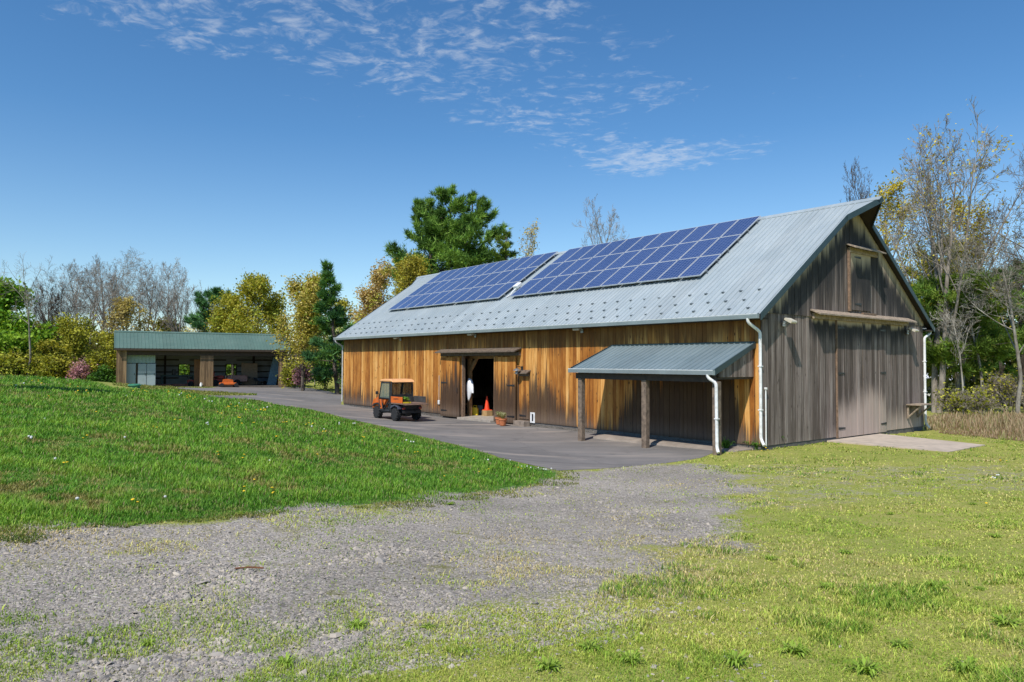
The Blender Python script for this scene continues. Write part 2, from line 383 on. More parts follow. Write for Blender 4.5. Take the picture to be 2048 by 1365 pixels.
# ================================================================ materials
def wood_front_mat():
    m, nt, out = new_mat('honey_weathered_boards'); co = OBJC(nt)
    at = N(nt, 'ShaderNodeAttribute', out=None, attribute_name='dat')
    sp = N(nt, 'ShaderNodeSeparateColor', {0: at.outputs['Color']}, out=None); brd, wh, top = sp.outputs
    z = N(nt, 'ShaderNodeSeparateXYZ', {0: co}, out=None).outputs[2]
    off = N(nt, 'ShaderNodeVectorMath', {0: co, 1: N(nt, 'ShaderNodeCombineXYZ', {0: MA(nt, 'MULTIPLY', brd, 31.0), 1: MA(nt, 'MULTIPLY', brd, 57.0), 2: MA(nt, 'MULTIPLY', brd, 23.0)})}, operation='ADD')
    grain = NOISE(nt, MAPV(nt, off, (26, 26, 1.1)), 1.0, 5.0, .65)
    streak = NOISE(nt, MAPV(nt, off, (11, 11, .35)), 1.0, 3.0, .6)
    blot = NOISE(nt, MAPV(nt, off, (3, 3, 1.3)), 1.0, 3.0)
    t = MA(nt, 'ADD', MA(nt, 'ADD', MA(nt, 'MULTIPLY', grain, .5), MA(nt, 'MULTIPLY', brd, .45)), MA(nt, 'MULTIPLY', blot, .45))
    c = RAMP(nt, MA(nt, 'SUBTRACT', t, .22), [(.1, (.15, .045, .009)), (.32, (.34, .122, .02)), (.52, (.54, .238, .052)), (.72, (.69, .36, .108)), (.97, (.80, .53, .24))])
    # dark vertical runs and knots
    runs = SM(nt, streak, .56, .68)
    c = MIX(nt, MA(nt, 'MULTIPLY', runs, .75), c, C4((.15, .055, .015)))
    vor = N(nt, 'ShaderNodeTexVoronoi', {'Vector': MAPV(nt, off, (5.5, 5.5, 2.2)), 'Scale': 1.0}, out='Distance')
    c = MIX(nt, SM(nt, vor, .17, .08), c, C4((.10, .045, .018)))
    # weathering that climbs from the ground in streaks, plus painted shade under the porch
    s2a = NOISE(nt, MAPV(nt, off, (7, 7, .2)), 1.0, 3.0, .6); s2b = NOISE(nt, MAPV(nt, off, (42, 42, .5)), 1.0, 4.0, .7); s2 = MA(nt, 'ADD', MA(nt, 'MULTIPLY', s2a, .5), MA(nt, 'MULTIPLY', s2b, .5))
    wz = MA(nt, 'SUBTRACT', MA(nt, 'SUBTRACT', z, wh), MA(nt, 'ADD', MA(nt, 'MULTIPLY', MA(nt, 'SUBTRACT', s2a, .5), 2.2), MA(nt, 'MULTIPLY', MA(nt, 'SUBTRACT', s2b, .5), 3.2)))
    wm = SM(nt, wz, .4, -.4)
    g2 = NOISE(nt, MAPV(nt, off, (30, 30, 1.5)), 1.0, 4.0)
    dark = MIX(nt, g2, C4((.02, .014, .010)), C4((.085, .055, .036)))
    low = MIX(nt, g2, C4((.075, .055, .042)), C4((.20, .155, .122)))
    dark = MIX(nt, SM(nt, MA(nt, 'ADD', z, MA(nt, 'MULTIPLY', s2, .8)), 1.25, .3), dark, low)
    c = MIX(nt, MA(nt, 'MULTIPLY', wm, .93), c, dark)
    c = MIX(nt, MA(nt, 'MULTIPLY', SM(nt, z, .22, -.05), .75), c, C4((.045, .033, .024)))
    # eave shade painted into the boards along with top stain, board by board
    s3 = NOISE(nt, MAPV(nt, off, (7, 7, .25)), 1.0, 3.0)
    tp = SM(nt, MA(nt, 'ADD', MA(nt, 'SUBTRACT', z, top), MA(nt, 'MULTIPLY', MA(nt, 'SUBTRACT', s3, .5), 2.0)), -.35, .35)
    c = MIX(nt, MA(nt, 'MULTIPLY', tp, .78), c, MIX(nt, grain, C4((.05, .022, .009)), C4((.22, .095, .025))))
    nrm = BUMP(nt, MA(nt, 'ADD', grain, MA(nt, 'MULTIPLY', g2, .5)), .5, .012)
    PBSDF(nt, out, c, .72, 0, nrm, **{'Specular IOR Level': .25}); return m
def wood_gable_mat():
    m, nt, out = new_mat('grey_weathered_boards'); co = OBJC(nt)
    at = N(nt, 'ShaderNodeAttribute', out=None, attribute_name='dat')
    sp = N(nt, 'ShaderNodeSeparateColor', {0: at.outputs['Color']}, out=None); brd, spl, top = sp.outputs
    z = N(nt, 'ShaderNodeSeparateXYZ', {0: co}, out=None).outputs[2]
    off = N(nt, 'ShaderNodeVectorMath', {0: co, 1: N(nt, 'ShaderNodeCombineXYZ', {0: MA(nt, 'MULTIPLY', brd, 31.0), 1: MA(nt, 'MULTIPLY', brd, 57.0), 2: MA(nt, 'MULTIPLY', brd, 23.0)})}, operation='ADD')
    grain = NOISE(nt, MAPV(nt, off, (30, 30, 1.2)), 1.0, 5.0, .68)
    s2 = NOISE(nt, MAPV(nt, off, (12, 12, .3)), 1.0, 4.0, .65)
    t = MA(nt, 'ADD', MA(nt, 'MULTIPLY', grain, .9), MA(nt, 'MULTIPLY', brd, .5))
    c = RAMP(nt, MA(nt, 'SUBTRACT', t, .2), [(.1, (.068, .052, .042)), (.4, (.145, .112, .095)), (.65, (.24, .192, .168)), (.95, (.42, .355, .32))])
    c = MIX(nt, MA(nt, 'MULTIPLY', SM(nt, s2, .53, .63), .75), c, C4((.06, .044, .035)))
    c = MIX(nt, MA(nt, 'MULTIPLY', SM(nt, s2, .44, .34), .65), c, C4((.42, .36, .32)))
    vor = N(nt, 'ShaderNodeTexVoronoi', {'Vector': MAPV(nt, off, (5.5, 5.5, 2.0)), 'Scale': 1.0}, out='Distance')
    c = MIX(nt, MA(nt, 'MULTIPLY', SM(nt, vor, .15, .07), .8), c, C4((.06, .045, .038)))
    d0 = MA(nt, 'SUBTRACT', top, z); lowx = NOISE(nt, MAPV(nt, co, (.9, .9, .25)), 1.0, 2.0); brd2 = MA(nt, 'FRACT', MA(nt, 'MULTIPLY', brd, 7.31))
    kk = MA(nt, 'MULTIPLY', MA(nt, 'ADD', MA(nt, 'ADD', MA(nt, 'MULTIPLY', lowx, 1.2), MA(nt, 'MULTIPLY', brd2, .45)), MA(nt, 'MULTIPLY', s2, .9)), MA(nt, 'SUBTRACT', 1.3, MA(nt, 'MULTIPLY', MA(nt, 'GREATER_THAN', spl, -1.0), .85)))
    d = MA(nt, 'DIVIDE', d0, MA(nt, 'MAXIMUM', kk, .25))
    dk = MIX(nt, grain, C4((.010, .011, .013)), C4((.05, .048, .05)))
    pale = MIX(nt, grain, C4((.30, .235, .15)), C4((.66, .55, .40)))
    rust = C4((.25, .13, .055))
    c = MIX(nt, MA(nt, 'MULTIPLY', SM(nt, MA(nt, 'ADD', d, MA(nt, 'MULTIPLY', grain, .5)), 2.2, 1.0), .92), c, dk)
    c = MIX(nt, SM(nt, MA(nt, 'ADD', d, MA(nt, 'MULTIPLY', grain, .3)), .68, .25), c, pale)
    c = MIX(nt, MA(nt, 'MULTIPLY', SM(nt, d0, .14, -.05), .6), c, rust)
    s5 = NOISE(nt, MAPV(nt, off, (8, 8, 1.0)), 1.0, 3.0)
    lowm = SM(nt, MA(nt, 'ADD', z, MA(nt, 'MULTIPLY', MA(nt, 'SUBTRACT', s5, .5), 1.0)), spl, MA(nt, 'SUBTRACT', spl, 1.0))
    c = MIX(nt, MA(nt, 'MULTIPLY', lowm, .66), c, C4((.62, .485, .405)))
    nrm = BUMP(nt, grain, .55, .012)
    PBSDF(nt, out, c, .8, 0, nrm, **{'Specular IOR Level': .2}); return m
def metal_roof_mat(name, col, col2, rough=.42, ax='y'):
    m, nt, out = new_mat(name); co = OBJC(nt)
    n1 = NOISE(nt, MAPV(nt, co, (.5, .5, .5)), 1.0, 4.0, .6)
    n2 = NOISE(nt, MAPV(nt, co, (1.2, 7.0, 1.2)), 1.0, 4.0, .6)
    c = MIX(nt, SM(nt, MA(nt, 'ADD', MA(nt, 'MULTIPLY', n1, .6), MA(nt, 'MULTIPLY', n2, .4)), .35, .68), C4(col), C4(col2))
    yy = N(nt, 'ShaderNodeSeparateXYZ', {0: co}, out=None).outputs[1 if ax == 'y' else 0]; sh = N(nt, 'ShaderNodeTexWhiteNoise', {'W': MA(nt, 'FLOOR', MA(nt, 'DIVIDE', yy, .914))}, noise_dimensions='1D')
    f = N(nt, 'ShaderNodeMapRange', {'Value': sh, 'To Min': .93, 'To Max': 1.06}); c = MIX(nt, 1.0, c, N(nt, 'ShaderNodeCombineColor', {0: f, 1: f, 2: f}), 'MULTIPLY')
    st = NOISE(nt, MAPV(nt, co, (.35, 9.0, .35) if ax == 'y' else (9.0, .35, .35)), 1.0, 5.0, .65); c = MIX(nt, MA(nt, 'MULTIPLY', SM(nt, st, .55, .75), .35), c, C4((.16, .165, .16)))
    r = N(nt, 'ShaderNodeMapRange', {'Value': n2, 'From Min': .3, 'From Max': .7, 'To Min': rough - .08, 'To Max': rough + .12})
    PBSDF(nt, out, c, r, 0.0, BUMP(nt, NOISE(nt, co, 2.2, 2.0), .12, .02), **{'Specular IOR Level': .4}); return m
def rough_board_mat(name, a, b, d):
    m, nt, out = new_mat(name); co = OBJC(nt); brd = N(nt, 'ShaderNodeTexWhiteNoise', {'W': MA(nt, 'FLOOR', MA(nt, 'DIVIDE', N(nt, 'ShaderNodeSeparateXYZ', {0: co}, out=None).outputs[0], .22))}, noise_dimensions='1D')
    n1 = NOISE(nt, MAPV(nt, co, (16, 16, .8)), 1.0, 5.0, .65); n2 = NOISE(nt, MAPV(nt, co, (6, 6, .5)), 1.0, 3.0)
    c = MIX(nt, SM(nt, MA(nt, 'ADD', MA(nt, 'MULTIPLY', n1, .7), MA(nt, 'MULTIPLY', brd, .3)), .3, .72), C4(a), C4(b)); c = MIX(nt, MA(nt, 'MULTIPLY', SM(nt, n2, .5, .66), .7), c, C4(d))
    PBSDF(nt, out, c, .85, 0, BUMP(nt, n1, .4, .02), **{'Specular IOR Level': .15}); return m
def foliage_mat(name, trans=.35, rough=.6, spec=.2):
    m, nt, out = new_mat(name)
    at = N(nt, 'ShaderNodeAttribute', out='Color', attribute_name='col')
    b = N(nt, 'ShaderNodeBsdfPrincipled', {'Base Color': at, 'Roughness': rough, 'Specular IOR Level': spec})
    tcol = MIX(nt, 1.0, at, (1.25, 1.15, .55, 1), 'MULTIPLY')
    t = N(nt, 'ShaderNodeBsdfTranslucent', {'Color': tcol})
    nt.links.new(N(nt, 'ShaderNodeMixShader', {0: trans, 1: b, 2: t}), out.inputs['Surface']); return m
def bark_mat(name, a, b, scale=3.0):
    m, nt, out = new_mat(name); co = OBJC(nt)
    n1 = NOISE(nt, MAPV(nt, co, (scale, scale, scale * .35)), 1.0, 5.0, .7)
    c = MIX(nt, SM(nt, n1, .35, .65), C4(a), C4(b))
    PBSDF(nt, out, c, .9, 0, BUMP(nt, n1, .5, .03), **{'Specular IOR Level': .1}); return m
M_FRONT = wood_front_mat(); M_GABLE = wood_gable_mat()
M_ROOF = metal_roof_mat('pale_blue_grey_roof_metal', (.30, .348, .372), (.36, .402, .42))
M_PROOF = metal_roof_mat('porch_roof_metal', (.15, .20, .22), (.19, .24, .258), .4)
M_SROOF = metal_roof_mat('green_shed_roof_metal', (.088, .152, .126), (.115, .18, .15), .45, 'x')
M_TRIM = plain('dark_teal_trim', (.022, .045, .052), .45, var=.2, scale=2.0)
M_SOFF = plain('dark_soffit_wood', (.035, .025, .018), .8, var=.3)
M_GUT = plain('painted_gutter', (.30, .355, .37), .35, var=.12, scale=1.5)
M_GUTL = plain('highlit_gutter_lip', (.66, .68, .68), .35, var=.1)  # paler than the gutter: top highlight painted into the lip colour
M_PIPE = plain('white_pipe', (.80, .80, .80), .4, var=.1, scale=2, dirt=(.5, .48, .44))
M_DARKM = plain('black_metal', (.02, .02, .022), .5, var=.3)
M_STEEL = plain('galvanised_steel', (.36, .37, .38), .4, .7, var=.25)
M_FOLI = foliage_mat('leaf_surface'); M_GRASS = foliage_mat('grass_blade_surface', .3, .55, .25); M_NEED = foliage_mat('needle_surface', .18, .6, .2)
M_BARKD = bark_mat('dark_bark', (.06, .048, .04), (.16, .13, .105)); M_BARKG = bark_mat('grey_bark', (.17, .145, .12), (.36, .315, .265))
M_BARKW = bark_mat('pale_flaking_bark', (.16, .14, .115), (.42, .395, .34), 1.6)
def solar_mat():
    m, nt, out = new_mat('blue_solar_cells'); co = OBJC(nt)
    s = N(nt, 'ShaderNodeSeparateXYZ', {0: co}, out=None)
    oi = N(nt, 'ShaderNodeObjectInfo', out='Random')
    def grid(c, pitch, wd):
        f = MA(nt, 'FRACT', MA(nt, 'DIVIDE', c, pitch)); e = MA(nt, 'ABSOLUTE', MA(nt, 'SUBTRACT', f, .5)); return MA(nt, 'GREATER_THAN', e, .5 - wd)
    g = MA(nt, 'MAXIMUM', grid(s.outputs[1], 1.0 / 6, .055), grid(s.outputs[0], 1.62 / 10, .055))
    bus = grid(MA(nt, 'ADD', s.outputs[1], .04), 1.0 / 18, .05)
    cell = N(nt, 'ShaderNodeVectorMath', {0: co, 1: (6.17, 6.0, 0)}, operation='MULTIPLY')
    vor = N(nt, 'ShaderNodeTexVoronoi', {'Vector': N(nt, 'ShaderNodeVectorMath', {0: cell, 1: N(nt, 'ShaderNodeCombineXYZ', {0: MA(nt, 'MULTIPLY', oi, 50.0)})}, operation='ADD'), 'Scale': 1.0}, out='Color')
    big = NOISE(nt, N(nt, 'ShaderNodeNewGeometry', out='Position'), .5, 2.0)
    f = MA(nt, 'ADD', MA(nt, 'MULTIPLY', oi, .55), MA(nt, 'MULTIPLY', N(nt, 'ShaderNodeSeparateColor', {0: vor}), .3))
    f = MA(nt, 'ADD', f, MA(nt, 'MULTIPLY', big, .3))
    c = MIX(nt, f, C4((.013, .032, .118)), C4((.032, .062, .185)))
    c = MIX(nt, MA(nt, 'MULTIPLY', bus, .3), c, C4((.25, .28, .42)))
    c = MIX(nt, MA(nt, 'MULTIPLY', g, .55), c, C4((.24, .30, .44)))
    PBSDF(nt, out, c, .25, 0, None, **{'Specular IOR Level': .5, 'Coat Weight': .35, 'Coat Roughness': .08}); return m
M_SOLAR = solar_mat(); M_ALU = plain('aluminium_frame', (.62, .64, .66), .35, .3, var=.1)
def glass_mat(name, tint, op=.25, rough=.05):
    m, nt, out = new_mat(name)
    g = N(nt, 'ShaderNodeBsdfPrincipled', {'Base Color': C4(tint), 'Roughness': rough})
    t = N(nt, 'ShaderNodeBsdfTransparent', {'Color': C4(tuple(min(1, .55 + .45 * c) for c in tint))})
    nt.links.new(N(nt, 'ShaderNodeMixShader', {0: op, 1: t, 2: g}), out.inputs['Surface']); return m
# ================================================================ the barn
barn = empty('barn', BP(0, 0, 0), BTH - PI / 2, 'long timber barn with pale metal roof, honey side wall and grey gable', 'barn')
rb = random.Random(3)
def boards(mb, axis, a0, a1, zb, zt, face, depth, attr, width=.2, gap=.010, jit=.012, rr=rb):
    """vertical boards along X or Y; face = outer plane coordinate (smaller is outside); depth goes inwards"""
    a = a0
    while a < a1 - .01:
        wd = width * rr.choice((.8, .9, 1.0, 1.0, 1.1, 1.25)); b = min(a + wd, a1)
        if a1 - b < .06: b = a1
        p0, p1 = a + gap * .5, b - gap * .5; f = face - rr.random() * jit
        wh, top = attr((a + b) / 2); mb.cur = (rr.random(), wh, top, 1)
        z0a, z0b, z1a, z1b = zb(p0), zb(p1), zt(p0), zt(p1)
        if axis == 'Y':
            vs = [(f, p0, z0a), (f, p1, z0b), (face + depth, p1, z0b), (face + depth, p0, z0a), (f, p0, z1a), (f, p1, z1b), (face + depth, p1, z1b), (face + depth, p0, z1a)]
        else:
            vs = [(p0, f, z0a), (p1, f, z0b), (p1, face + depth, z0b), (p0, face + depth, z0a), (p0, f, z1a), (p1, f, z1b), (p1, face + depth, z1b), (p0, face + depth, z1a)]
        mb.add(vs, [(0, 3, 2, 1), (4, 5, 6, 7), (0, 1, 5, 4), (1, 2, 6, 5), (2, 3, 7, 6), (3, 0, 4, 7)])
        a = b
    mb.cur = (0, 0, 0, 1)
def lerp_tab(tab):
    xs, ys = zip(*tab)
    return lambda x: float(np.interp(x, xs, ys))
WH = lerp_tab([(0, .4), (.8, .9), (1.0, 2.4), (2.5, 2.9), (4.5, 2.6), (5.6, 1.6), (6.3, .3), (6.8, .1), (8, .35), (9.3, .9), (10.3, 1.8), (11.0, 2.0), (11.5, 2.1), (12.2, 1.9), (14, 1.6), (18.5, .5), (19.2, .6), (20, .9), (20.5, .55), (23, .5), (26, .7), (29, .9), (30.2, .8)])  # weathering height; raised at the porch to paint its shade into the wall
OP0, OP1, OPZ = 14.05, 16.80, 3.06
cst = lambda c: (lambda a: c)
roofz = lambda v: (HE + (v + OV) * RS - .14) if v < BW / 2 else (HE + (BW - v + OV) * RS - .14)
def front_top(u): return 3.42 + .2 * math.sin(u * 1.7)  # height where the painted eave shade sets in
mb = MB()
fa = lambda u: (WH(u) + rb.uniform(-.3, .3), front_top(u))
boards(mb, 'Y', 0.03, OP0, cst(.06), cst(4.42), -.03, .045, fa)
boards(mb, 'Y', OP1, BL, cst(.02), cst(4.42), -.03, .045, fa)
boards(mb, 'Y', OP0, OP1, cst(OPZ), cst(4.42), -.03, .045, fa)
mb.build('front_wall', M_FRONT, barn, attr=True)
# sill beam and stone footing that show as a dark line under the boards
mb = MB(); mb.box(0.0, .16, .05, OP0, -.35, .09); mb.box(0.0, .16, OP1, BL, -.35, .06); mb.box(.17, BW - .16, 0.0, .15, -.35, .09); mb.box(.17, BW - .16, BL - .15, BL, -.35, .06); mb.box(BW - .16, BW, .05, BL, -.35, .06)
mb.build('footing', plain('dark_concrete', (.13, .12, .11), .9, var=.3, bump=.3), barn)  # footing concrete darker than the slab
# near gable: lower boards, then the upper boards standing proud of them
LIN0, LIN1, ZBRK = 2.95, 10.84, 4.38
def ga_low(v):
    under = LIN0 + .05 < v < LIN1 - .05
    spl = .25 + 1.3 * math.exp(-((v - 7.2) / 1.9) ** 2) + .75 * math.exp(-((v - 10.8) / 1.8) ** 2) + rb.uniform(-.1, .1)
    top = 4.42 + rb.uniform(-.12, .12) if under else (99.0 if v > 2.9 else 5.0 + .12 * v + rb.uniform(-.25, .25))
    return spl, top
def ga_up(v):
    e = min(v, BW - v)
    return -9.0, roofz(v) + .1 + rb.uniform(-.18, .18)
mb = MB()
boards(mb, 'X', 0.0, 4.82, cst(.05), cst(ZBRK), -.012, .03, ga_low)
boards(mb, 'X', 8.74, BW, cst(.05), cst(ZBRK), -.012, .03, ga_low)
boards(mb, 'X', 4.82, 8.74, cst(4.33), cst(ZBRK), -.012, .03, ga_low)
mb.build('gable_wall', M_GABLE, barn, attr=True)
mb = MB()
boards(mb, 'X', 0.0, BW / 2, cst(ZBRK - .03), roofz, -.038, .05, ga_up); boards(mb, 'X', BW / 2, BW, cst(ZBRK - .03), roofz, -.038, .05, ga_up)
mb.build('upper_gable_wall', M_GABLE, barn, attr=True)
# the two walls the photograph does not show
mb = MB(); far = lambda v: (1.2, 99.0)
boards(mb, 'X', 0.0, BW / 2, cst(0), roofz, BL, .04, far, width=.4); boards(mb, 'X', BW / 2, BW, cst(0), roofz, BL, .04, far, width=.4)
boards(mb, 'Y', 0.0, BL, cst(0), cst(4.42), BW, .04, lambda u: (1.0, 99), width=.4)
mb.build('rear_wall', M_GABLE, barn, attr=True)
# double doors in the gable
for a, b in ((4.84, 6.765), (6.785, 8.72)):
    mb = MB(); boards(mb, 'X', a, b, cst(.02), cst(4.30), -.062, .05, lambda v: (1.5 + .6 * math.exp(-((v - 7.4) / 1.3) ** 2) + rb.uniform(-.15, .15), 4.36 + rb.uniform(-.1, .1)), width=.24)
    d = mb.build('door', M_GABLE, barn, attr=True)
    lab = a < 5
    for zz in (.35, 2.35, 4.02):
        h = MB(); x0, x1 = (a + .02, a + .5) if lab else (b - .5, b - .02)
        h.prism([(x0, zz - .045), (x1, zz - .02), (x1, zz + .02), (x0, zz + .045)] if lab else [(x0, zz - .02), (x1, zz - .045), (x1, zz + .045), (x0, zz + .02)], -.086, -.072, 'y')
        h.build('strap_hinge', M_DARKM, d)
mb = MB(); mb.box(6.757, 6.793, -.066, .0, .02, 4.29); mb.box(4.79, 4.832, -.075, .0, .0, 4.3); mb.build('door_stop', plain('brown_door_edge', (.2, .13, .085), .8, var=.4, scale=12), barn)
# long lintel hood over the gable doors and small hood over the hayloft door
M_HOOD = plain('weathered_hood_board', (.30, .235, .175), .85, var=.45, scale=9, bump=.3)
def hood(x0, x1, z, dep, parent, th=.05):
    h = MB()
    h.prism([(-.06, z + .16), (-dep, z), (-dep, z + th), (-.06, z + .16 + th)], x0, x1, 'x') if True else 0
    h.box(x0 + .12, x1 - .12, -.15, -.078, z - .12, z + .07)
    return h
def hood_obj(x0, x1, z, dep, name='door_hood'):
    h = hood(x0, x1, z, dep, None); o = h.build(name, M_HOOD, barn); return o
hood_obj(LIN0, LIN1, 4.40, .42)
hood_obj(5.58, 8.08, 6.98, .42)
mb = MB(); boards(mb, 'X', 5.80, 7.45, cst(4.72), cst(6.98), -.095, .03, lambda v: (-9, 7.0 + rb.uniform(-.1, .1)), width=.22)
hd = mb.build('hayloft_door', M_GABLE, barn, attr=True)
for zz in (4.95, 6.72):
    h = MB(); h.prism([(6.12, zz - .02), (6.62, zz - .045), (6.62, zz + .045), (6.12, zz + .02)], -.115, -.105, 'y'); h.build('strap_hinge', M_DARKM, hd)
mb = MB(); mb.box(5.70, 5.80, -.13, -.03, 4.66, 7.02); mb.box(6.7, 7.75, -.16, -.06, 4.58, 4.65); mb.build('hayloft_door_frame', plain('brown_door_edge', (0, 0, 0)), barn)
# front doorway: two leaves folded back, hood, threshold
def fdoor(a, b, ang, wh, hx):
    mb = MB(); boards(mb, 'Y', 0.0, b - a, cst(.0), cst(3.02), 0.0, .045, lambda u: (wh(a + u) + rb.uniform(-.2, .2), 5.0), width=.21)
    mb.cur = (.5, 9.0, 9.0, 1); mb.box(.046, .085, .05, b - a - .05, .3, .45); mb.box(.046, .085, .05, b - a - .05, 2.5, 2.65)
    o = mb.build('door', M_FRONT, barn, attr=True)
    o.location = (-.15, a, -.06); o.rotation_euler = (0, 0, ang)
    for zz in (.3, 1.72):
        h = MB(); x0, x1 = hx; h.prism([(x0, zz - .045), (x1, zz - .02), (x1, zz + .02), (x0, zz + .045)], -.02, -.008, 'x'); h.build('strap_hinge', M_DARKM, o)
    return o
dl = fdoor(16.84, 18.45, .035, lambda u: 2.35 if u < 17.6 else 2.0, (1.55, 1.05))
h = MB(); h.tube([(-.03, .12, 1.25), (-.07, .12, 1.28), (-.07, .12, 1.45), (-.03, .12, 1.48)], .014, 6); h.build('handle', M_DARKM, dl)
dr = fdoor(12.36, 13.98, .0, lambda u: 1.95, (.05, .6))
mb = MB(); mb.prism([(-.035, 3.34), (-.48, 3.18), (-.48, 3.235), (-.035, 3.40)], 12.05, 18.62, 'y'); mb.box(-.17, -.036, 12.1, 18.55, 3.03, 3.2); mb.box(-.22, -.172, 12.2, 18.45, 3.07, 3.17)
mb.build('door_hood', plain('dark_hood_board', (.13, .095, .068), .85, var=.5, scale=8, bump=.3), barn)
mb = MB(); mb.box(-.03, .12, OP1 - .1, OP1 - .005, -.05, OPZ); mb.build('door_jamb', plain('brown_door_edge', (0, 0, 0)), barn); mb = MB(); mb.box(-.03, .12, OP0 + .005, OP0 + .1, -.05, OPZ); mb.build('door_jamb', plain('brown_door_edge', (0, 0, 0)), barn)
M_CONC = plain('pale_concrete', (.36, .315, .265), .9, var=.2, scale=2.5, bump=.25, dirt=(.22, .19, .16))
mb = MB(); mb.box(.0, BW - .17, .16, BL - .16, -.4, -.02); mb.box(-.3, 0, OP0, OP1, -.4, -.035); mb.build('slab', M_CONC, barn)
# little hatch with its own hood beside the doorway, and the white vent frame
mb = MB(); boards(mb, 'Y', 11.52, 12.2, cst(.18), cst(2.1), -.065, .03, lambda u: (.9, 2.25), width=.2); ht = mb.build('hatch_door', M_FRONT, barn, attr=True)
h = MB(); h.prism([(12.15, .28), (11.7, .3), (11.7, .34), (12.15, .37)], -.085, -.072, 'x'); h.build('strap_hinge', M_DARKM, ht)
mb = MB(); mb.prism([(-.035, 2.32), (-.3, 2.2), (-.3, 2.245), (-.035, 2.38)], 11.42, 12.26, 'y'); mb.box(-.11, -.036, 11.5, 12.2, 2.1, 2.24); mb.build('hatch_hood', plain('dark_hood_board', (0, 0, 0)), barn)
mb = MB(); mb.box(-.4, -.05, 11.45, 12.2, -.2, .1); mb.build('hatch_step', plain('step_stone', (.25, .2, .16), .9, var=.4, bump=.4), barn)
mb = MB(); y0, y1, z0, z1 = 11.12, 11.42, .04, .5
for q in ((y0, y1, z0, z0 + .07), (y0, y1, z1 - .07, z1), (y0, y0 + .09, z0 + .07, z1 - .07), (y1 - .09, y1, z0 + .07, z1 - .07)): mb.box(-.06, -.033, *q)
ob = mb.build('vent_frame', M_PIPE, barn); mb = MB(); mb.box(-.042, -.038, y0 + .08, y1 - .08, z0 + .06, z1 - .06); mb.build('opening', M_DARKM, ob)
# ---- roof
def sheet(u0, u1, v0, z0, v1, z1, n_out, pitch=.2286, hgt=.03, th=.018, ttop=None):
    """ribbed metal sheet: profile along Y, straight between (v0,z0) and (v1,z1)"""
    dv, dz = v1 - v0, z1 - z0; L = math.hypot(dv, dz); nx, nz = -dz / L * n_out, dv / L * n_out
    prof = [(u0, 0)]; y = u0 + .03
    while y + .07 < u1:
        prof += [(y, 0), (y + .014, hgt), (y + .036, hgt), (y + .05, 0)]; y += pitch
    prof.append((u1, 0)); V = []; n = len(prof)
    for (a, b) in ((v0, z0), (v1, z1)):
        for (yy, h) in prof: V.append((a + nx * h, yy, b + nz * h))
    for (a, b) in ((v0, z0), (v1, z1)):
        for (yy, h) in prof: V.append((a - nx * th, yy, b - nz * th))
    F = []
    for i in range(n - 1):
        F.append((i, i + 1, n + i + 1, n + i)); F.append((2 * n + i, 3 * n + i, 3 * n + i + 1, 2 * n + i + 1))
        F.append((i, 2 * n + i, 2 * n + i + 1, i + 1)); F.append((n + i, n + i + 1, 3 * n + i + 1, 3 * n + i))
    F.append((0, n, 3 * n, 2 * n)); F.append((n - 1, 3 * n - 1, 4 * n - 1, 2 * n - 1))
    return V, F
mb = MB(); RV = BW / 2
for (va, sgn) in ((-OV, 1), (BW + OV, -1)):
    V, Fc = sheet(-GO, BL + GO, va, HE, RV, HR, sgn); mb.add(V, Fc)
    # prow: the sheet runs on past the rake towards each ridge end
    kt = .85; kv, kz = va + (RV - va) * kt, HE + (HR - HE) * kt
    for ue, ut in ((-GO, -GO - .82), (BL + GO, BL + GO + .82)):
        a = [(kv, ue, kz), (RV, ue, HR), (RV, ut, HR)]
        mb.add(a + [(p[0], p[1], p[2] - .02) for p in a], [(0, 1, 2), (3, 5, 4), (0, 3, 4, 1), (1, 4, 5, 2), (2, 5, 3, 0)])
roof = mb.build('roof', M_ROOF, barn)
mb = MB()
for u0, u1 in ((-GO - .83, BL + GO + .83),):
    for s in (-1, 1): mb.prism([(RV, HR + .035), (RV + s * .2, HR + .035 - .2 * RS), (RV + s * .2, HR + .012 - .2 * RS), (RV, HR + .012)], u0, u1, 'y')
mb.build('ridge_cap', M_ROOF, roof)
# soffit boards below the sheet, and rake / eave trim
mb = MB()
for (va, sgn) in ((-OV, 1), (BW + OV, -1)):
    kt = .85; kv, kz = va + (RV - va) * kt, HE + (HR - HE) * kt
    for ue, ui, ut in ((-GO, .0, -GO - .82), (BL + GO, BL, BL + GO + .82)):
        mb.add([(va, ue, HE - .03), (va, ui, HE - .03), (RV, ui, HR - .03), (RV, ue, HR - .03), (va, ue, HE - .09), (va, ui, HE - .09), (RV, ui, HR - .09), (RV, ue, HR - .09)],
               [(0, 1, 2, 3), (4, 7, 6, 5), (0, 3, 7, 4), (1, 5, 6, 2), (0, 4, 5, 1), (3, 2, 6, 7)])
        mb.add([(kv, ue, kz - .03), (RV, ue, HR - .03), (RV, ut, HR - .03), (kv, ue, kz - .09), (RV, ue, HR - .09), (RV, ut, HR - .09)], [(0, 1, 2), (3, 5, 4), (0, 3, 4, 1), (1, 4, 5, 2), (2, 5, 3, 0)])
    mb.box(min(va, sgn * .0 + (0 if sgn > 0 else BW)), max(va, 0 if sgn > 0 else BW), -GO, BL + GO, HE - .16, HE - .11)
mb.build('soffit', M_SOFF, roof)
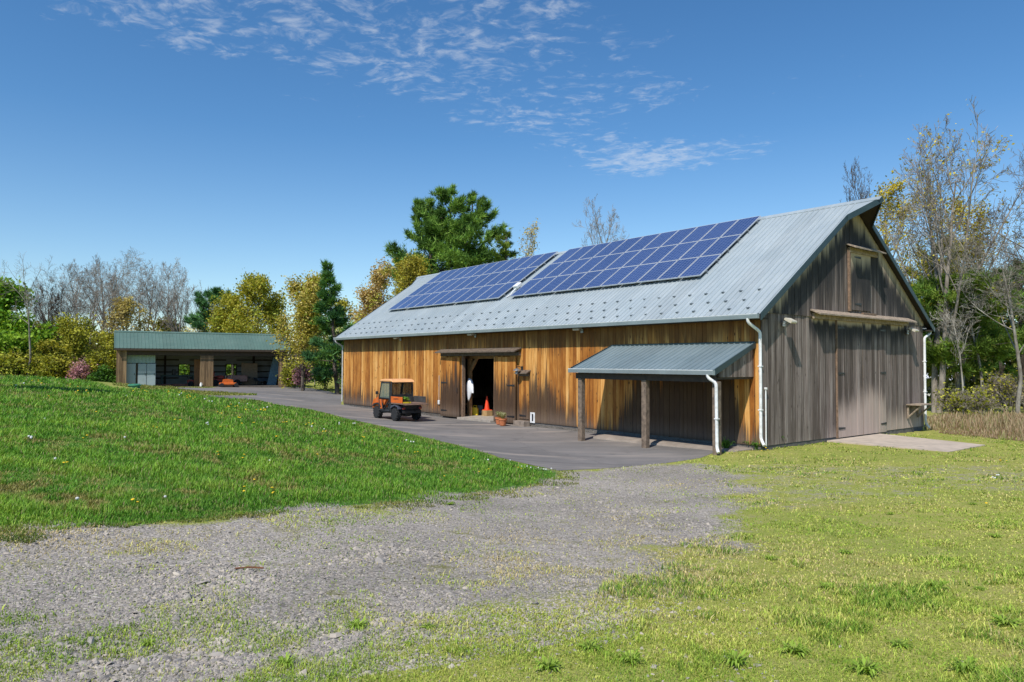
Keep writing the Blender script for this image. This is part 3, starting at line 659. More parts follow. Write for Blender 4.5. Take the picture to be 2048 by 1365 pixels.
def bar(mb, p, q, h, t):
    """upright board between p and q (top edge), h deep, t thick outwards along Y"""
    p, q = Vector(p), Vector(q); d = Vector((0, 0, -h)); n = Vector((q - p)).cross(Vector((0, 0, 1))).normalized() * t
    a = [p, q, q + d, p + d]; mb.add([tuple(x) for x in a] + [tuple(x + n) for x in a], [(0, 1, 2, 3), (4, 7, 6, 5), (0, 4, 5, 1), (1, 5, 6, 2), (2, 6, 7, 3), (3, 7, 4, 0)])
mb = MB()
for (va, sgn) in ((-OV, 1), (BW + OV, -1)):
    kt = .85; kv, kz = va + (RV - va) * kt, HE + (HR - HE) * kt
    for ue, ut, dr_ in ((-GO, -GO - .82, -1), (BL + GO, BL + GO + .82, 1)):
        mb = MB(); e = ue + dr_ * .025; t = ut + dr_ * .025
        bar(mb, (va, e, HE + .02), (kv, e, kz + .02), .23, .03 * (1 if sgn * dr_ < 0 else -1) * (-1 if sgn < 0 else 1) * (1))
        bar(mb, (kv, e, kz + .02), (RV, t, HR + .02), .23, .03 * (1 if sgn * dr_ < 0 else -1) * (-1 if sgn < 0 else 1)); mb.build('rake_trim', M_TRIM, roof)
# snow guards: three staggered rows; the hundred nearest one by one, the tail of the rows as one
def guard(mb, u, t):
    va, z = -OV + (RV + OV) * t, HE + (HR - HE) * t; M = TR(va, u, z) @ Matrix.Rotation(-math.atan(RS), 4, 'Y')
    mb.box(-.06, .06, -.035, .035, .003, .012, M); mb.box(-.055, -.043, -.042, .042, .012, .07, M); mb.prism([(-.055, .012), (.05, .012), (-.055, .07)], -.008, .008, 'y') if False else mb.box(-.055, .03, -.01, .01, .012, .045, M)
gs = []
for row, (t, o0) in enumerate(((.047, .33), (.117, .78), (.198, .55))):
    u = o0
    while u < BL: gs.append((u, t)); u += .7125
gs.sort(); M_GRD = plain('snow_guard_metal', (.19, .22, .235), .4, .3, var=.2)
for (u, t) in gs[:100]: mb = MB(); guard(mb, u, t); mb.build('snow_guard', M_GRD, barn)
mb = MB()
for (u, t) in gs[100:]: guard(mb, u, t)
tag(mb.build('snow_guard', M_GRD, barn), kind='stuff')
# ---- gutters and pipes
def gutter(x, z, y0, y1, parent, s=-1, name='gutter'):
    mb = MB()
    mb.prism([(x, z - .13), (x + s * .1, z - .13), (x + s * .135, z - .02), (x + s * .135, z), (x + s * .12, z), (x + s * .12, z - .015), (x + s * .092, z - .118), (x + s * .004, z - .118), (x + s * .004, z - .01), (x, z - .01)], y0, y1, 'y')
    mb.box(min(x, x + s * .135), max(x, x + s * .135), y0 - .006, y0, z - .135, z + .004); mb.box(min(x, x + s * .135), max(x, x + s * .135), y1, y1 + .006, z - .135, z + .004)
    g = mb.build(name, M_GUT, parent)
    mb = MB(); mb.box(min(x + s * .117, x + s * .142), max(x + s * .117, x + s * .142), y0, y1, z + .001, z + .02); mb.build('lip', M_GUTL, g); return g
gutter(-OV - .005, HE - .02, -GO + .02, BL + GO - .02, barn)
gutter(BW + OV + .005, HE - .02, -GO + .02, BL + GO - .02, barn, 1)
def pipe(pts, r, parent, name='downspout', mat=None, straps=()):
    mb = MB(); P = [Vector(p) for p in pts]; Q = [P[0]]
    for i in range(1, len(P) - 1):      # rounded corners
        a = (P[i - 1] - P[i]).normalized(); b = (P[i + 1] - P[i]).normalized(); k = .1
        for t in (0, .33, .67, 1): Q.append(P[i] + a * k * (1 - t) ** 2 + b * k * t ** 2)
    Q.append(P[-1]); mb.tube(Q, r, 10)
    for z in straps: mb.box(P[-2].x - r - .012, P[-2].x + r + .012, P[-2].y - r - .012, P[-2].y + r + .012, z, z + .03)
    return mb.build(name, mat or M_PIPE, parent, smooth=True)
pipe([(-.58, .12, 4.14), (-.58, .12, 4.02), (-.10, -.02, 3.72), (-.10, -.02, .28), (-.2, -.2, .10)], .05, barn, straps=(1.2, 2.6))
pipe([(BW + .58, -.1, 4.14), (BW + .58, -.1, 4.05), (BW - .12, -.12, 3.82), (BW - .12, -.12, .2), (BW + .0, -.22, -.02)], .05, barn, straps=(1.5, 2.8))
pipe([(-.58, BL + .1, 4.12), (-.58, BL + .1, 4.0), (-.09, BL + .06, 3.75), (-.09, BL + .06, .15)], .045, barn, mat=plain('grey_pipe', (.5, .5, .5), .5))
pipe([(.11, -.075, .05), (.11, -.075, 1.86)], .022, barn, 'conduit', straps=())
mb = MB(); mb.cbox(.07, .15, -.115, -.035, 1.86, 1.93, .01); mb.build('conduit_cap', M_PIPE, barn)
# ---- lean-to porch
PH, PE, PX, PU0, PU1 = 3.358, 2.487, -2.219, .205, 6.52
mb = MB(); V, Fc = sheet(PU0, PU1, PX, PE, -.035, PH, 1); mb.add(V, Fc); pr = mb.build('porch_roof', M_PROOF, barn)
ps = (PH - PE) / (-.035 - PX)
mb = MB(); mb.prism([(PX, PE - .03), (-.035, PH - .03), (-.035, PH - .08), (PX, PE - .08)], PU0 + .03, PU1 - .03, 'y')
for y in np.arange(PU0 + .6, PU1 - .3, .6): mb.prism([(PX + .1, PE - .05), (-.035, PH - .085), (-.035, PH - .22), (PX + .1, PE - .17)], y, y + .045, 'y')
mb.build('rafter_deck', M_SOFF, pr)
mb = MB(); mb.box(PX - .01, .0 - .036, PU0 - .03, PU0 - .002, 0, .001) if False else None
mb.prism([(PX - .02, PE - .15), (PX - .02, PE + .04), (-.035, PH + .04), (-.035, PH - .13)], PU0 - .035, PU0 - .003, 'y'); mb.build('rake_trim', M_TRIM, pr); mb = MB(); mb.prism([(PX - .02, PE - .15), (PX - .02, PE + .04), (-.035, PH + .04), (-.035, PH - .13)], PU1 + .003, PU1 + .035, 'y')
mb.build('rake_trim', M_TRIM, pr); mb = MB(); mb.box(-.07, -.033, PU0, PU1, PH + .005, PH + .06); mb.build('flashing', M_TRIM, pr)
gutter(PX - .005, PE - .01, PU0 - .02, PU1 + .02, pr)
mb = MB(); mb.box(-2.1, -1.93, PU0 + .1, PU1 - .12, 2.12, 2.33); mb.build('beam', plain('dark_porch_beam', (.06, .045, .034), .85, var=.4), barn)
M_POST = plain('weathered_post', (.17, .125, .09), .85, var=.5, scale=7, bump=.35)
for u in (6.18, 3.11, .28):
    x = -2.02; zb = float(terrain(*[np.array([c]) for c in BP(x, u)[:2]])[0])
    mb = MB(); mb.cbox(x - .1, x + .1, u - .1, u + .1, zb - .1, 2.14, .012); mb.build('porch_post', M_POST, barn)
# boarded end of the porch
def pz(v): return PE - .05 + (v - PX) * ps
mb = MB(); boards(mb, 'X', -1.93, -.04, cst(2.27), pz, PU0 + .06, .03, lambda v: (-9, 99), width=.16); mb.build('porch_end_boarding', M_GABLE, barn, attr=True)
mb = MB(); boards(mb, 'X', -1.93, -.04, cst(2.27), pz, PU1 - .1, .03, lambda v: (-9, 99), width=.16); mb.build('porch_end_boarding', M_GABLE, barn, attr=True)
mb = MB(); mb.box(-2.0, -.04, PU0 + .1, PU0 + .19, 2.2, 2.34); mb.build('porch_tie', plain('dark_porch_beam', (0, 0, 0)), barn)
pipe([(PX - .07, .42, PE - .13), (PX - .07, .42, PE - .22), (-2.16, .2, 2.1), (-2.16, .18, .1), (-2.2, .1, .0)], .05, barn, straps=(1.0,))
zs = BP(-.9, 3)
mb = MB(); mb.prism([(-1.25, -.25), (0.0, -.25), (0.0, -.04), (-.9, -.05), (-1.2, -.09)], .25, 6.4, 'y'); mb.build('porch_slab', plain('dusty_porch_slab', (.27, .225, .185), .9, var=.25, scale=2, bump=.3), barn)
# fold-down bracket on the gable
mb = MB(); mb.box(10.6, 11.9, -.62, -.04, 1.0, 1.045); bk = mb.build('wall_shelf', M_HOOD, barn)
for y in (10.72, 11.7):
    mb = MB(); mb.prism([(-.05, .98), (-.55, .98), (-.5, .9), (-.13, .5), (-.05, .5)], y, y + .07, 'x') if False else None
    mb.tube([(y, -.55, .97), (y, -.07, .5)], .035, 6); mb.box(y - .04, y + .04, -.1, -.04, .45, 1.0); mb.build('bracket', M_HOOD, bk)
# inside framing seen through the doorway
M_INT = plain('inner_timber', (.30, .17, .07), .8, var=.4, scale=6)
for v, u in ((.62, 17.0), (4, 14.5), (4, 18.5), (4, 22.5), (8.2, 14.5), (8.2, 18.5), (8.2, 22.5)): mb = MB(); mb.box(v - .09, v + .09, u - .09, u + .09, -.02, 4.3); mb.build('inner_post', M_INT, barn)
mb = MB()
mb.box(.53, .71, 14, 20, 2.9, 3.1); mb.prism([(17.0, 2.1), (16.3, 2.9), (16.5, 2.9), (17.0, 2.35)], .57, .67, 'x')
mb.build('inner_beam', M_INT, barn)
mb = MB(); mb.box(.4, .8, 17.3, 19.0, .55, .6); mb.box(.45, .75, 17.35, 18.95, .0, .06); mb.box(.45, .5, 17.4, 17.45, .06, .55); mb.build('inner_bench', plain('inner_timber', (0, 0, 0)), barn)

# ================================================================ solar arrays
def solar_array(u0, label):
    root = empty('solar_array', BP(0, 0, 0), BTH - PI / 2, label, 'solar panels', 'solar arrays on the barn roof')
    ang = math.atan(RS); t0 = .353; sl_len = math.hypot(RV + OV, HR - HE)
    PWd, PLn, GP = 1.012, 1.655, .02
    base = Vector((-OV + (RV + OV) * t0, u0, HE + (HR - HE) * t0)); nrm = Vector((-math.sin(ang), 0, math.cos(ang))); sd = Vector((math.cos(ang), 0, math.sin(ang)))
    first = None
    for r in range(3):
        for c in range(11):
            p = base + sd * (r * (PLn + GP)) + Vector((0, c * (PWd + GP + .02), 0)) + nrm * .15
            if first is None:
                mb = MB(); mb.box(.016, PLn - .016, .016, PWd - .016, .0, .038); pan = mb.build('solar_panel', M_SOLAR, root)
                mb = MB(); f = .024
                for q in ((0, PLn, 0, f), (0, PLn, PWd - f, PWd), (0, f, f, PWd - f), (PLn - f, PLn, f, PWd - f)): mb.box(*q, -.005, .043)
                fr = mb.build('frame', M_ALU, pan); first = pan
            else:
                pan = first.copy(); COL.objects.link(pan); pan.parent = root
                g = fr.copy(); COL.objects.link(g); g.parent = pan
            pan.location = p; pan.rotation_euler = (0, -ang, 0)
    tot = 11 * (PWd + GP + .02)
    for r in range(3):
        for k in (.25, .75):
            q = base + sd * (r * (PLn + GP) + PLn * k) + nrm * .1; M = TR(*q) @ Matrix.Rotation(-ang, 4, 'Y')
            mb = MB(); mb.box(-.02, .02, -.06, tot + .04, -.04, .045, M)
            for j in range(0, 12, 2): mb.box(-.03, .03, j * tot / 11 + .1, j * tot / 11 + .15, -.1, -.04, M)
            mb.build('rail', M_STEEL if r else M_STEEL, root)
    return root
ARR_A, ARR_B = 3.66, 16.12
solar_array(ARR_A, 'blue solar array of thirty-three panels nearer the barn gable')
solar_array(ARR_B, 'blue solar array of thirty-three panels farther from the barn gable')
p = BP(0, 0); jb = empty('junction_box', BP(0, 0, 0), BTH - PI / 2, 'small white electrical junction box in the gap between the solar arrays', 'junction box')
ang = math.atan(RS); t = .5; q = (-OV + (RV + OV) * .49, 15.66, HE + (HR - HE) * .49); M = TR(*q) @ Matrix.Rotation(-ang, 4, 'Y')
mb = MB(); mb.cbox(-.2, .2, -.17, .17, .12, .3, .02, M); mb.build('housing', M_PIPE, jb)
mb = MB(); mb.tube([M @ Vector((-.2, .0, .15)), M @ Vector((-.45, .02, .12)), M @ Vector((-.6, .05, .05)), M @ Vector((-.9, .1, .05))], .03, 6); mb.build('conduit', M_PIPE, jb)
# ================================================================ lamps on the walls
def flood(loc, rz, label):
    """base plate, arm and tilted lamp head; +Y points away from the wall"""
    r = empty('flood_light', (0, 0, 0), 0, label, 'wall light', 'flood lights under the barn eaves and gable')
    r.matrix_world = barn_M @ TR(*loc) @ RZ(rz)
    mb = MB(); mb.cbox(-.07, .07, 0, .05, -.09, .09, .01); mb.tube([(0, .04, .0), (0, .16, .02), (0, .2, .08)], .018, 6); mb.build('arm', M_STEEL, r)
    mb = MB(); M = TR(0, .27, .1) @ Matrix.Rotation(-.45, 4, 'X'); mb.prism([(-.13, -.035), (.13, -.05), (.15, 0), (.13, .04), (-.12, .045), (-.15, 0)], -.17, .17, 'x')
    mb.v = [tuple(M @ Vector(p)) for p in mb.v]; mb.build('lamp_head', plain('beige_lamp_metal', (.55, .51, .42), .4, var=.1), r)
    mb = MB(); mb.box(-.13, .13, -.11, .11, -.058, -.052, M); mb.build('lens', plain('lamp_lens', (.75, .74, .7), .2, var=.05), r)
    return r
barn_M = TR(*BP(0, 0, 0)) @ RZ(BTH - PI / 2)
flood((1.2, -.06, 4.02), PI, 'beige flood light on the gable near the white corner downspout')
flood((10.72, -.06, 4.02), PI, 'beige flood light on the gable past the end of the long door hood')
flood((-.04, 8.15, 4.02), PI / 2, 'flood light under the eave above the upper end of the porch roof')
flood((-.04, 15.59, 4.02), PI / 2, 'flood light under the eave above the open doorway')
flood((-.04, 22.86, 4.02), PI / 2, 'flood light under the eave above the parked utility vehicle')
ln = empty('wall_lantern', (0, 0, 0), 0, 'old barn lantern on a bracket beside the open doorway', 'lantern'); ln.matrix_world = barn_M @ TR(-.04, 12.0, 2.42) @ RZ(PI / 2)
mb = MB(); mb.box(-.06, .06, 0, .03, -.12, .12); mb.tube([(0, .02, .05), (0, .2, .12), (0, .3, .1), (0, .32, .02)], .016, 6); mb.build('bracket', M_DARKM, ln)
mb = MB(); mb.lathe([(.02, .04), (.05, .03), (.17, -.05), (.175, -.07), (.06, -.07), (.06, -.06)], 16, TR(0, .32, .0)); mb.build('shade', M_STEEL, ln, smooth=True)
mb = MB(); mb.lathe([(.05, -.07), (.075, -.13), (.07, -.22), (.04, -.25)], 12, TR(0, .32, 0)); mb.build('glass', plain('lantern_glass', (.25, .25, .24), .15), ln, smooth=True)
eb = empty('outlet_box', (0, 0, 0), 0, 'white electrical outlet box on the wall behind the utility vehicle', 'outlet'); eb.matrix_world = barn_M @ TR(-.035, 18.82, .62)
mb = MB(); mb.cbox(-.07, .0, -.07, .07, -.12, .1, .012); mb.build('housing', M_PIPE, eb); mb = MB(); mb.tube([(-.03, 0, .1), (-.03, 0, 1.4)], .014, 6); mb.build('conduit', plain('grey_pipe', (0, 0, 0)), eb)
# ================================================================ ground
def axis_lines():
    xs = list(np.arange(-14, 20, .3)); s = .3; x = xs[-1]
    while x < 420: s *= 1.09; x += s; xs.append(x)
    s = .3; x = -14
    left = []
    while x > -420: s *= 1.07; x -= s; left.append(x)
    ys = list(np.arange(-2, 27, .3)); s = .3; y = ys[-1]
    while y < 640: s *= 1.07; y += s; ys.append(y)
    s = .3; y = -2; low = []
    while y > -120: s *= 1.2; y -= s; low.append(y)
    return np.array(left[::-1] + xs), np.array(low[::-1] + ys)
gx, gy = axis_lines(); X, Y = np.meshgrid(gx, gy); Z = terrain(X, Y)
dl_ = sdist(LAWN, X.ravel(), Y.ravel()).reshape(X.shape)
Z = Z + smooth(0, 1.2, dl_) * (fbm(X * .9, Y * .9, 3) - .5) * .10 * (np.hypot(X, Y) < 60)
gv = sdist(GRAV, X.ravel(), Y.ravel()).reshape(X.shape); spv = sdist(SPAR, X.ravel(), Y.ravel()).reshape(X.shape)
aspd = sdist(ASPH, X.ravel(), Y.ravel()).reshape(X.shape)
Z = np.where(in_barn(X, Y, .0), Z - .25, Z) - .04 * smooth(.1, .5, aspd)
n = X.shape; idx = np.arange(X.size).reshape(n)
Fq = np.stack([idx[:-1, :-1].ravel(), idx[:-1, 1:].ravel(), idx[1:, 1:].ravel(), idx[1:, :-1].ravel()], 1)
nz = fbm(X * .7, Y * .7, 3)
gmask = smooth(-.9, .7, gv + (nz - .5) * 2.2); smask = smooth(-1.2, .8, spv + (nz - .5) * 2.5)
lmask = smooth(-.25, .35, dl_)
COLg = np.stack([gmask, smask, lmask], -1).reshape(-1, 3)
def ground_mat():
    m, nt, out = new_mat('lawn_gravel_and_weedy_ground')
    co = N(nt, 'ShaderNodeNewGeometry', out='Position')
    at = N(nt, 'ShaderNodeAttribute', out='Color', attribute_name='col'); s = N(nt, 'ShaderNodeSeparateColor', {0: at}, out=None)
    gm, sm, lm = s.outputs
    n1 = NOISE(nt, co, .35, 5.0, .6); n2 = NOISE(nt, co, 2.3, 5.0, .65); n3 = NOISE(nt, co, 14.0, 5.0, .7); n4 = NOISE(nt, co, 60.0, 3.0, .7)
    lawn = RAMP(nt, MA(nt, 'ADD', MA(nt, 'MULTIPLY', n2, .6), MA(nt, 'MULTIPLY', n3, .4)), [(.3, (.03, .08, .01)), (.5, (.07, .17, .02)), (.62, (.14, .22, .03)), (.75, (.24, .23, .07))])
    weed = RAMP(nt, MA(nt, 'ADD', MA(nt, 'MULTIPLY', n2, .45), MA(nt, 'MULTIPLY', n3, .55)), [(.3, (.12, .155, .025)), (.45, (.21, .225, .045)), (.56, (.27, .245, .085)), (.68, (.32, .26, .14)), (.8, (.36, .30, .21))])
    weed = MIX(nt, MA(nt, 'MULTIPLY', SM(nt, n1, .45, .62), .35), weed, C4((.12, .17, .03)))
    weed = MIX(nt, 1.0, weed, (1.22, 1.25, 1.05, 1), 'MULTIPLY'); n6 = NOISE(nt, co, 130.0, 4.0, .75); weed = MIX(nt, MA(nt, 'MULTIPLY', SM(nt, n6, .5, .62), .7), weed, C4((.46, .45, .15))); weed = MIX(nt, MA(nt, 'MULTIPLY', SM(nt, n6, .47, .36), .75), weed, C4((.09, .11, .022)))
    vv = N(nt, 'ShaderNodeTexVoronoi', {'Vector': co, 'Scale': 38.0, 'Randomness': 1.0}, out=None)
    vc = N(nt, 'ShaderNodeSeparateColor', {0: vv.outputs['Color']})
    st = RAMP(nt, vc, [(0, (.15, .14, .130)), (.45, (.265, .248, .23)), (.8, (.365, .335, .30)), (1, (.49, .445, .385))])
    st = MIX(nt, SM(nt, vv.outputs['Distance'], .5, .9), st, C4((.10, .085, .07)))
    dirt = MIX(nt, n4, C4((.18, .155, .125)), C4((.36, .325, .285)))
    grav = MIX(nt, SM(nt, n3, .36, .56), dirt, st)
    moss = MIX(nt, n4, C4((.085, .10, .02)), C4((.2, .18, .055)))
    grav = MIX(nt, MA(nt, 'MULTIPLY', SM(nt, MA(nt, 'ADD', MA(nt, 'MULTIPLY', n2, .7), MA(nt, 'MULTIPLY', n3, .35)), .56, .70), .8), grav, moss)
    grav = MIX(nt, 1.0, grav, MIX(nt, SM(nt, n1, .38, .62), (1.02, 1.0, .97, 1), (1.32, 1.29, 1.25, 1)), 'MULTIPLY')
    base = MIX(nt, SM(nt, MA(nt, 'ADD', lm, MA(nt, 'MULTIPLY', MA(nt, 'SUBTRACT', n3, .5), .6)), .3, .7), weed, lawn)
    f2 = SM(nt, MA(nt, 'ADD', MA(nt, 'MULTIPLY', sm, .42), MA(nt, 'MULTIPLY', MA(nt, 'SUBTRACT', MA(nt, 'ADD', MA(nt, 'MULTIPLY', n3, .5), MA(nt, 'MULTIPLY', n2, .5)), .5), 1.8)), .38, .62)
    base = MIX(nt, f2, base, grav)
    f1 = SM(nt, MA(nt, 'ADD', gm, MA(nt, 'MULTIPLY', MA(nt, 'SUBTRACT', MA(nt, 'ADD', MA(nt, 'MULTIPLY', n3, .5), MA(nt, 'MULTIPLY', n2, .5)), .5), 1.3)), .3, .62)
    base = MIX(nt, f1, base, grav)
    h = MA(nt, 'ADD', MA(nt, 'MULTIPLY', n3, .6), MA(nt, 'MULTIPLY', MA(nt, 'SUBTRACT', 1.0, vv.outputs['Distance']), .35))
    PBSDF(nt, out, base, .95, 0, BUMP(nt, MA(nt, 'ADD', h, MA(nt, 'MULTIPLY', n4, .3)), .7, .03), **{'Specular IOR Level': .12}); return m
tag(np_mesh('ground', np.stack([X, Y, Z], -1).reshape(-1, 3), Fq, ground_mat(), col=COLg, smooth=True), kind='structure')
# ---- asphalt yard, a sheet draped a little above the ground
def drape(name, poly, mat, step, lift, rough=.0):
    P = []; n = len(poly)
    for i in range(n):
        a, b = poly[i], poly[(i + 1) % n]; L = np.hypot(*(b - a)); k = max(1, int(L / step))
        for j in range(k):
            q = a + (b - a) * j / k
            if rough: q = q + (np.array([vnoise(np.array([q[0] * 1.3]), np.array([q[1] * 1.3]))[0], vnoise(np.array([q[1] * 1.3 + 40]), np.array([q[0] * 1.3]))[0]]) - .5) * rough
            P.append(q)
    nb = len(P); x0, y0 = poly.min(0); x1, y1 = poly.max(0)
    GX, GY = np.meshgrid(np.arange(x0, x1, step) + .013, np.arange(y0, y1, step) + .017); d = sdist(poly, GX.ravel(), GY.ravel())
    I = np.stack([GX.ravel(), GY.ravel()], 1)[d > step * .45 + rough]
    pts = [Vector(p) for p in P] + [Vector(p) for p in I]
    r = delaunay_2d_cdt(pts, [(i, (i + 1) % nb) for i in range(nb)], [], 1, 1e-5)
    V = np.array([(p.x, p.y) for p in r[0]]); z = terrain(V[:, 0], V[:, 1]) + lift
    return np_mesh(name, np.column_stack([V, z]), np.array([f for f in r[2] if len(f) == 3]), mat, smooth=True)
def asphalt_mat():
    m, nt, out = new_mat('worn_asphalt'); co = N(nt, 'ShaderNodeNewGeometry', out='Position')
    n1 = NOISE(nt, co, .25, 5.0, .6); n2 = NOISE(nt, co, 1.7, 5.0, .65); n3 = NOISE(nt, co, 45.0, 3.0, .7)
    al = N(nt, 'ShaderNodeMapping', {'Vector': co, 'Rotation': (0, 0, -(BTH)), 'Scale': (.13, .8, 1)})
    n5 = NOISE(nt, al, 1.0, 4.0, .6)
    c = MIX(nt, SM(nt, n1, .35, .65), C4((.155, .144, .134)), C4((.205, .190, .177)))
    c = MIX(nt, MA(nt, 'MULTIPLY', SM(nt, n2, .42, .7), .4), c, C4((.25, .222, .205)))
    c = MIX(nt, MA(nt, 'MULTIPLY', SM(nt, n5, .52, .68), .7), c, C4((.40, .335, .28)))
    tr = NOISE(nt, N(nt, 'ShaderNodeMapping', {'Vector': co, 'Rotation': (0, 0, -BTH + .12), 'Scale': (.05, 2.6, 1)}), 1.0, 3.0, .6); c = MIX(nt, MA(nt, 'MULTIPLY', SM(nt, tr, .54, .68), .4), c, C4((.085, .078, .074)))
    oil = NOISE(nt, co, .9, 2.0, .4); c = MIX(nt, MA(nt, 'MULTIPLY', SM(nt, oil, .66, .74), .45), c, C4((.07, .065, .062)))
    c = MIX(nt, MA(nt, 'MULTIPLY', n3, .3), c, C4((.10, .09, .088)))
    vo = N(nt, 'ShaderNodeTexVoronoi', {'Vector': N(nt, 'ShaderNodeVectorMath', {0: co, 1: NOISE(nt, co, .8, 3.0, .6, 'Color')}, operation='ADD'), 'Scale': .22}, out='Distance', feature='DISTANCE_TO_EDGE')
    c = MIX(nt, MA(nt, 'MULTIPLY', SM(nt, vo, .008, .002), .35), c, C4((.10, .092, .088)))
    PBSDF(nt, out, c, .85, 0, BUMP(nt, n3, .4, .008), **{'Specular IOR Level': .3}); return m
tag(drape('asphalt_yard', ASPH, asphalt_mat(), .5, .006, .12), kind='structure')
padp = np.array([BP(PADV[0], -.08)[:2], BP(PADV[0] + .0, PADV[2] - .0)[:2], BP(PADV[1] - 1.0, PADV[2])[:2], BP(PADV[1], -.08)[:2]])
padz = [-.02, -.03, -.03, -.02]
mb = MB(); pv = [(*padp[i], padz[i]) for i in range(4)]; mb.add(pv + [(a, b, c - .2) for a, b, c in pv], [(0, 1, 2, 3), (4, 7, 6, 5), (0, 4, 5, 1), (1, 5, 6, 2), (2, 6, 7, 3), (3, 7, 4, 0)])
tag(mb.build('concrete_apron', plain('worn_concrete_apron', (.47, .39, .315), .9, var=.12, scale=1.2, bump=.3, dirt=(.30, .26, .215))), kind='structure')
# ================================================================ trees
def _rot_about(d, ang, rng):
    """a unit vector at angle ang from d, in a random direction round it"""
    a = np.array([0, 0, 1.0]) if abs(d[2]) < .9 else np.array([1.0, 0, 0])
    u = np.cross(d, a); u /= np.linalg.norm(u); v = np.cross(d, u); t = rng.random() * 2 * PI
    return d * math.cos(ang) + (u * math.cos(t) + v * math.sin(t)) * math.sin(ang)
def skeleton(rng, p):
    """unit-height branching skeleton: list of (points, radii, level)"""
    out = []
    def grow(p0, d, L, r0, lev):
        ns = (12, 7, 5, 4, 3)[min(lev, 4)]; pts = [p0]; q = p0.copy(); d = d / np.linalg.norm(d)
        for i in range(ns):
            d = d + rng.normal(0, p['wob'][min(lev, 4)], 3); d[2] += p['trop'][min(lev, 4)]; d /= np.linalg.norm(d)
            q = q + d * L / ns; pts.append(q.copy())
        pts = np.array(pts); rad = r0 * (1 - np.linspace(0, 1, ns + 1) ** 1.2 * (.75 if lev else .8)); out.append((pts, rad, lev))
        if lev >= p['levels']: return
        nchild = p['n'][lev]; f0 = p['f0'][lev]
        for k in range(nchild):
            f = f0 + (1 - f0) * ((k + rng.random()) / nchild); f = min(f, .995)
            i = min(int(f * ns), ns - 1); w = f * ns - i
            c = pts[i] * (1 - w) + pts[i + 1] * w; cd_ = pts[i + 1] - pts[i]; cd_ /= np.linalg.norm(cd_)
            a0, a1 = p['ang'][lev]; nd = _rot_about(cd_, math.radians(a0 + (a1 - a0) * rng.random()), rng)
            l0, l1 = p['len'][lev]; ll = L * (l0 + (l1 - l0) * rng.random()) * (p['prof'](f) if lev == 0 else (1.1 - .55 * f))
            grow(c, nd, ll, max(r0 * (1 - f * .75) * p['rr'][lev], .0006), lev + 1)
    for b in p.get('stems', [(0, 0, 0, 1)]):
        grow(np.array([b[0] * .02, b[1] * .02, 0.0]), np.array([b[0] * .12, b[1] * .12, 1.0]), .92 * b[3], p['r0'], 0)
    return out
TREE_P = {
 'bare': dict(levels=4, n=(10, 7, 6, 5), f0=(.36, .2, .2, .2), ang=((28, 58), (30, 60), (30, 60), (30, 65)), len=((.36, .56), (.36, .6), (.4, .65), (.45, .7)), rr=(.5, .55, .6, .7), wob=(.05, .09, .12, .15, .18), trop=(.03, .07, .05, .03, .02), prof=lambda f: 1.12 - .75 * (f - .36), r0=.0115),
 'vase': dict(levels=4, n=(10, 8, 6, 4), f0=(.22, .3, .2, .2), ang=((22, 48), (26, 52), (28, 56), (30, 60)), len=((.55, .8), (.34, .55), (.4, .62), (.45, .7)), rr=(.62, .5, .6, .7), wob=(.05, .07, .11, .15, .18), trop=(.02, .045, .05, .03, .02), prof=lambda f: 1.12 - .9 * (f - .22), r0=.011, stems=[(0, 0, 0, .75), (1, .5, 0, .85)]),
 'leafy': dict(levels=3, n=(15, 9, 6), f0=(.2, .2, .15), ang=((40, 70), (30, 55), (30, 60)), len=((.34, .5), (.42, .62), (.5, .7)), rr=(.45, .55, .6), wob=(.05, .1, .13, .15, .15), trop=(.03, .05, .03, .02, .02), prof=lambda f: 1.15 - .95 * max(0, f - .3), r0=.016),
 'bush': dict(levels=3, n=(9, 7, 5), f0=(.08, .2, .15), ang=((25, 75), (30, 60), (30, 60)), len=((.5, .85), (.4, .62), (.5, .7)), rr=(.6, .55, .6), wob=(.1, .12, .15, .15, .15), trop=(.02, .03, .03, .02, .02), prof=lambda f: 1.1 - .5 * f, r0=.012, stems=[(0, 0, 0, .8), (2, 1, 0, .75), (-2, -1, 0, .7), (-1, 2, 0, .7)]),
 'thin': dict(levels=3, n=(9, 7, 5), f0=(.45, .25, .2), ang=((25, 55), (28, 55), (30, 60)), len=((.3, .48), (.4, .6), (.45, .7)), rr=(.5, .55, .6), wob=(.06, .1, .13, .15, .18), trop=(.03, .06, .04, .03, .02), prof=lambda f: 1.1 - .7 * (f - .45), r0=.009),
}
def norm_skel(sk):
    P = np.concatenate([s[0] for s in sk]); z1 = np.percentile(P[:, 2], 99.8); r = np.percentile(np.hypot(P[:, 0], P[:, 1]), 96)
    return z1, r
def tubes(segs, sides):
    """segs: (p0, p1, r0, r1) arrays -> quads"""
    p0, p1, r0, r1 = segs; d = p1 - p0; L = np.linalg.norm(d, axis=1, keepdims=True) + 1e-9; d = d / L
    a = np.where(np.abs(d[:, 2:3]) < .9, np.array([[0, 0, 1.0]]), np.array([[1.0, 0, 0]])); u = np.cross(d, a); u /= np.linalg.norm(u, axis=1, keepdims=True); v = np.cross(d, u)
    t = np.arange(sides) * 2 * PI / sides; c, s = np.cos(t)[None, :, None], np.sin(t)[None, :, None]
    ring = u[:, None, :] * c + v[:, None, :] * s
    A = p0[:, None] + ring * r0[:, None, None]; B = p1[:, None] + ring * r1[:, None, None]
    V = np.concatenate([A, B], 1).reshape(-1, 3); n = len(p0); o = (np.arange(n) * 2 * sides)[:, None]
    k = np.arange(sides); k2 = (k + 1) % sides
    F = np.stack([o + k, o + k2, o + sides + k2, o + sides + k], -1).reshape(-1, 4)
    return V, F
